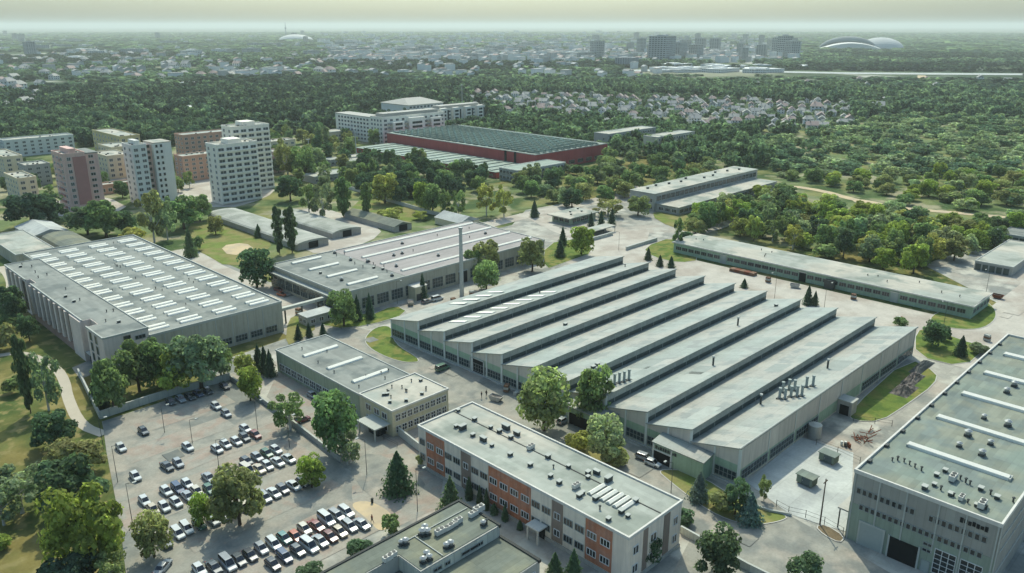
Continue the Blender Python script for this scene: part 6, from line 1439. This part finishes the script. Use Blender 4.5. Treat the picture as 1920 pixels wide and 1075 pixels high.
def city_mass(name, label, n, seed, x0, x1, y0, y1, smin, smax, power=1.0):
    r_ = random.Random(seed); mb = MB()
    for i in range(n):
        a = r_.uniform(x0, x1); b = y0 + (y1-y0)*r_.random()**power; g = G(a, b)
        if math.hypot(*g) > 14000 or any(abs(g[0]-q[0])+abs(g[1]-q[1]) < 30 for q in house_pts[-60:]): continue
        mass_pts.append(g)
        s = r_.uniform(smin, smax)*(1+math.hypot(*g)/6000); lx, ly, h = s*r_.uniform(.7,1.6), s*r_.uniform(.6,1.0), s*r_.uniform(.35,.8)+3; m = r_.choice((0,0,1,2))
        mb.box(g[0]-lx/2, g[0]+lx/2, g[1]-ly/2, g[1]+ly/2, 0, h, m); rm = r_.choice((1,3,3,4))
        if lx < 16: mb.yprism([(g[0]-lx/2-.4,h),(g[0],h+3),(g[0]+lx/2+.4,h)][::-1], g[1]-ly/2-.4, g[1]+ly/2+.4, rm)
        else: mb.box(g[0]-lx/2-.3, g[0]+lx/2+.3, g[1]-ly/2-.3, g[1]+ly/2+.3, h, h+.6, rm)
    tag(mb.build(name, [MT['far_white'], MT['far_wall'], MT['house_wall'], MT['roof_grey'], MT['roof_red']]), label, 'city', None, 'stuff')
city_mass('far_city', 'countless small pale buildings of the hazy city below the skyline', 1300, 91, 600, 1500, 62, 118, 8, 17, .8)
city_mass('far_suburb', 'countless pale houses scattered in the woods at the left and centre', 300, 92, -40, 1250, 66, 150, 7, 12, .8)
# woods: far belts, clumps growing with distance
hp = np.array(house_pts + [q for q in mass_pts if math.hypot(*q) < 4500])
def near_house(p, d):
    return (np.abs(hp[:,0]-p[0]) + np.abs(hp[:,1]-p[1])).min() < d
roads = [[G(*q) for q in ((1170,130),(1300,128),(1450,132),(1930,137),(1930,149),(1600,147),(1450,144),(1300,141),(1170,142))]]
estate_poly = [G(*q) for q in ((885,178),(1240,180),(1600,205),(1600,232),(1480,246),(1250,246),(950,205),(885,196))]
def wedge(r0, r1, pitch, rg):
    o = []; a0, a1 = YAW-R(36), YAW+R(36); r = r0
    while r < r1:
        n = int((a1-a0)*r/pitch)
        for i in range(n):
            a = a0+(a1-a0)*(i+rg.uniform(0,1))/n; q = r+rg.uniform(-.5,.5)*pitch; o.append((q*math.cos(a), q*math.sin(a)))
        r += pitch
    return o
pn = lambda x, y, s: (math.sin(x*s*1.3+y*s*.7)+math.sin(x*s*.61-y*s*1.13+2.1)+math.sin(x*s*2.3+y*s*1.9+.7)*.6)
near_polys = [[(296,188),(345,215),(440,214),(470,240),(620,330),(900,330),(960,60),(700,-150),(440,60),(372,100),(330,150)], [(455,262),(490,250),(620,335),(640,420),(540,540),(455,520),(455,360)], [(100,600),(150,690),(205,690),(225,670),(300,600),(320,700),(300,900),(100,1000),(-60,900),(20,500),(60,420)], [(0,0),(340,0),(460,240),(455,520),(335,650),(120,700),(60,420),(0,400)]]
B1 = []
for p in wedge(640, 1300, 12.5, fr):
    if any(inside(p, q) for q in near_polys) or not footprint_free(p, 8): continue
    e = inside(p, estate_poly)
    if near_house(p, 10 if e else 14) or (e and fr.random() < .1): continue
    B1.append((p, fr.uniform(5.5,15) if not e else fr.uniform(3.5,7), fr.uniform(10,16) if not e else fr.uniform(6,10), fr.choice(TONES['h' if e else (fr.choice('kkdf') if p[1] > p[0]*1.05 else fr.choice('ffh'))]), 'f'))
woodland('far_wood', 'belt of dark woods behind the towers, the red hall and the housing estate', B1, 180, .17, 5)
front_belt = [G(*q) for q in ((1170,136),(1450,140),(1930,144),(1930,158),(1450,156),(1170,152))]
B2 = []
for p in wedge(1300, 3000, 23, fr):
    if any(inside(p, q) for q in roads) or near_house(p, 32): continue
    if pn(p[0], p[1], .009) > 1.05: continue
    t = fr.choice(TONES['f' if pn(p[0],p[1],.004) > -.4 else 'k']); low_ = inside(p, front_belt); B2.append((p, fr.uniform(3,4.5) if low_ else fr.uniform(6,12), fr.uniform(14,22) if low_ else fr.uniform(18,30), t, 'f'))
woodland('distant_wood', 'distant hazy woods between the far road and the city', B2, 70, .26, 6)
B3 = []
for p in wedge(3000, 11000, 70, fr):
    if near_house(p, 40) or pn(p[0], p[1], .0025) > 1.25: continue
    B3.append((p, fr.uniform(9,16), fr.uniform(60,110), fr.choice(TONES['f']), 'f'))
woodland('horizon_wood', 'faint hazy woods reaching to the skyline', B3, 40, .34, 7)

# ------------------------------------------------------------------ haze: one closed volume box, sky outside
mb = MB(); mb.box(-29000, 59000, -29000, 59000, -1.0, 160)
hz = mb.build('haze', [bpy.data.materials.new('haze')]); tag(hz, kind='stuff')
m = hz.data.materials[0]; m.use_nodes = True; n = m.node_tree.nodes; l = m.node_tree.links; n.clear()
o = n.new('ShaderNodeOutputMaterial'); v = n.new('ShaderNodeVolumePrincipled'); v.inputs['Color'].default_value = (.88,.96,.86,1); v.inputs['Density'].default_value = 0.9e-4; v.inputs['Anisotropy'].default_value = .2
l.new(v.outputs[0], o.inputs['Volume'])
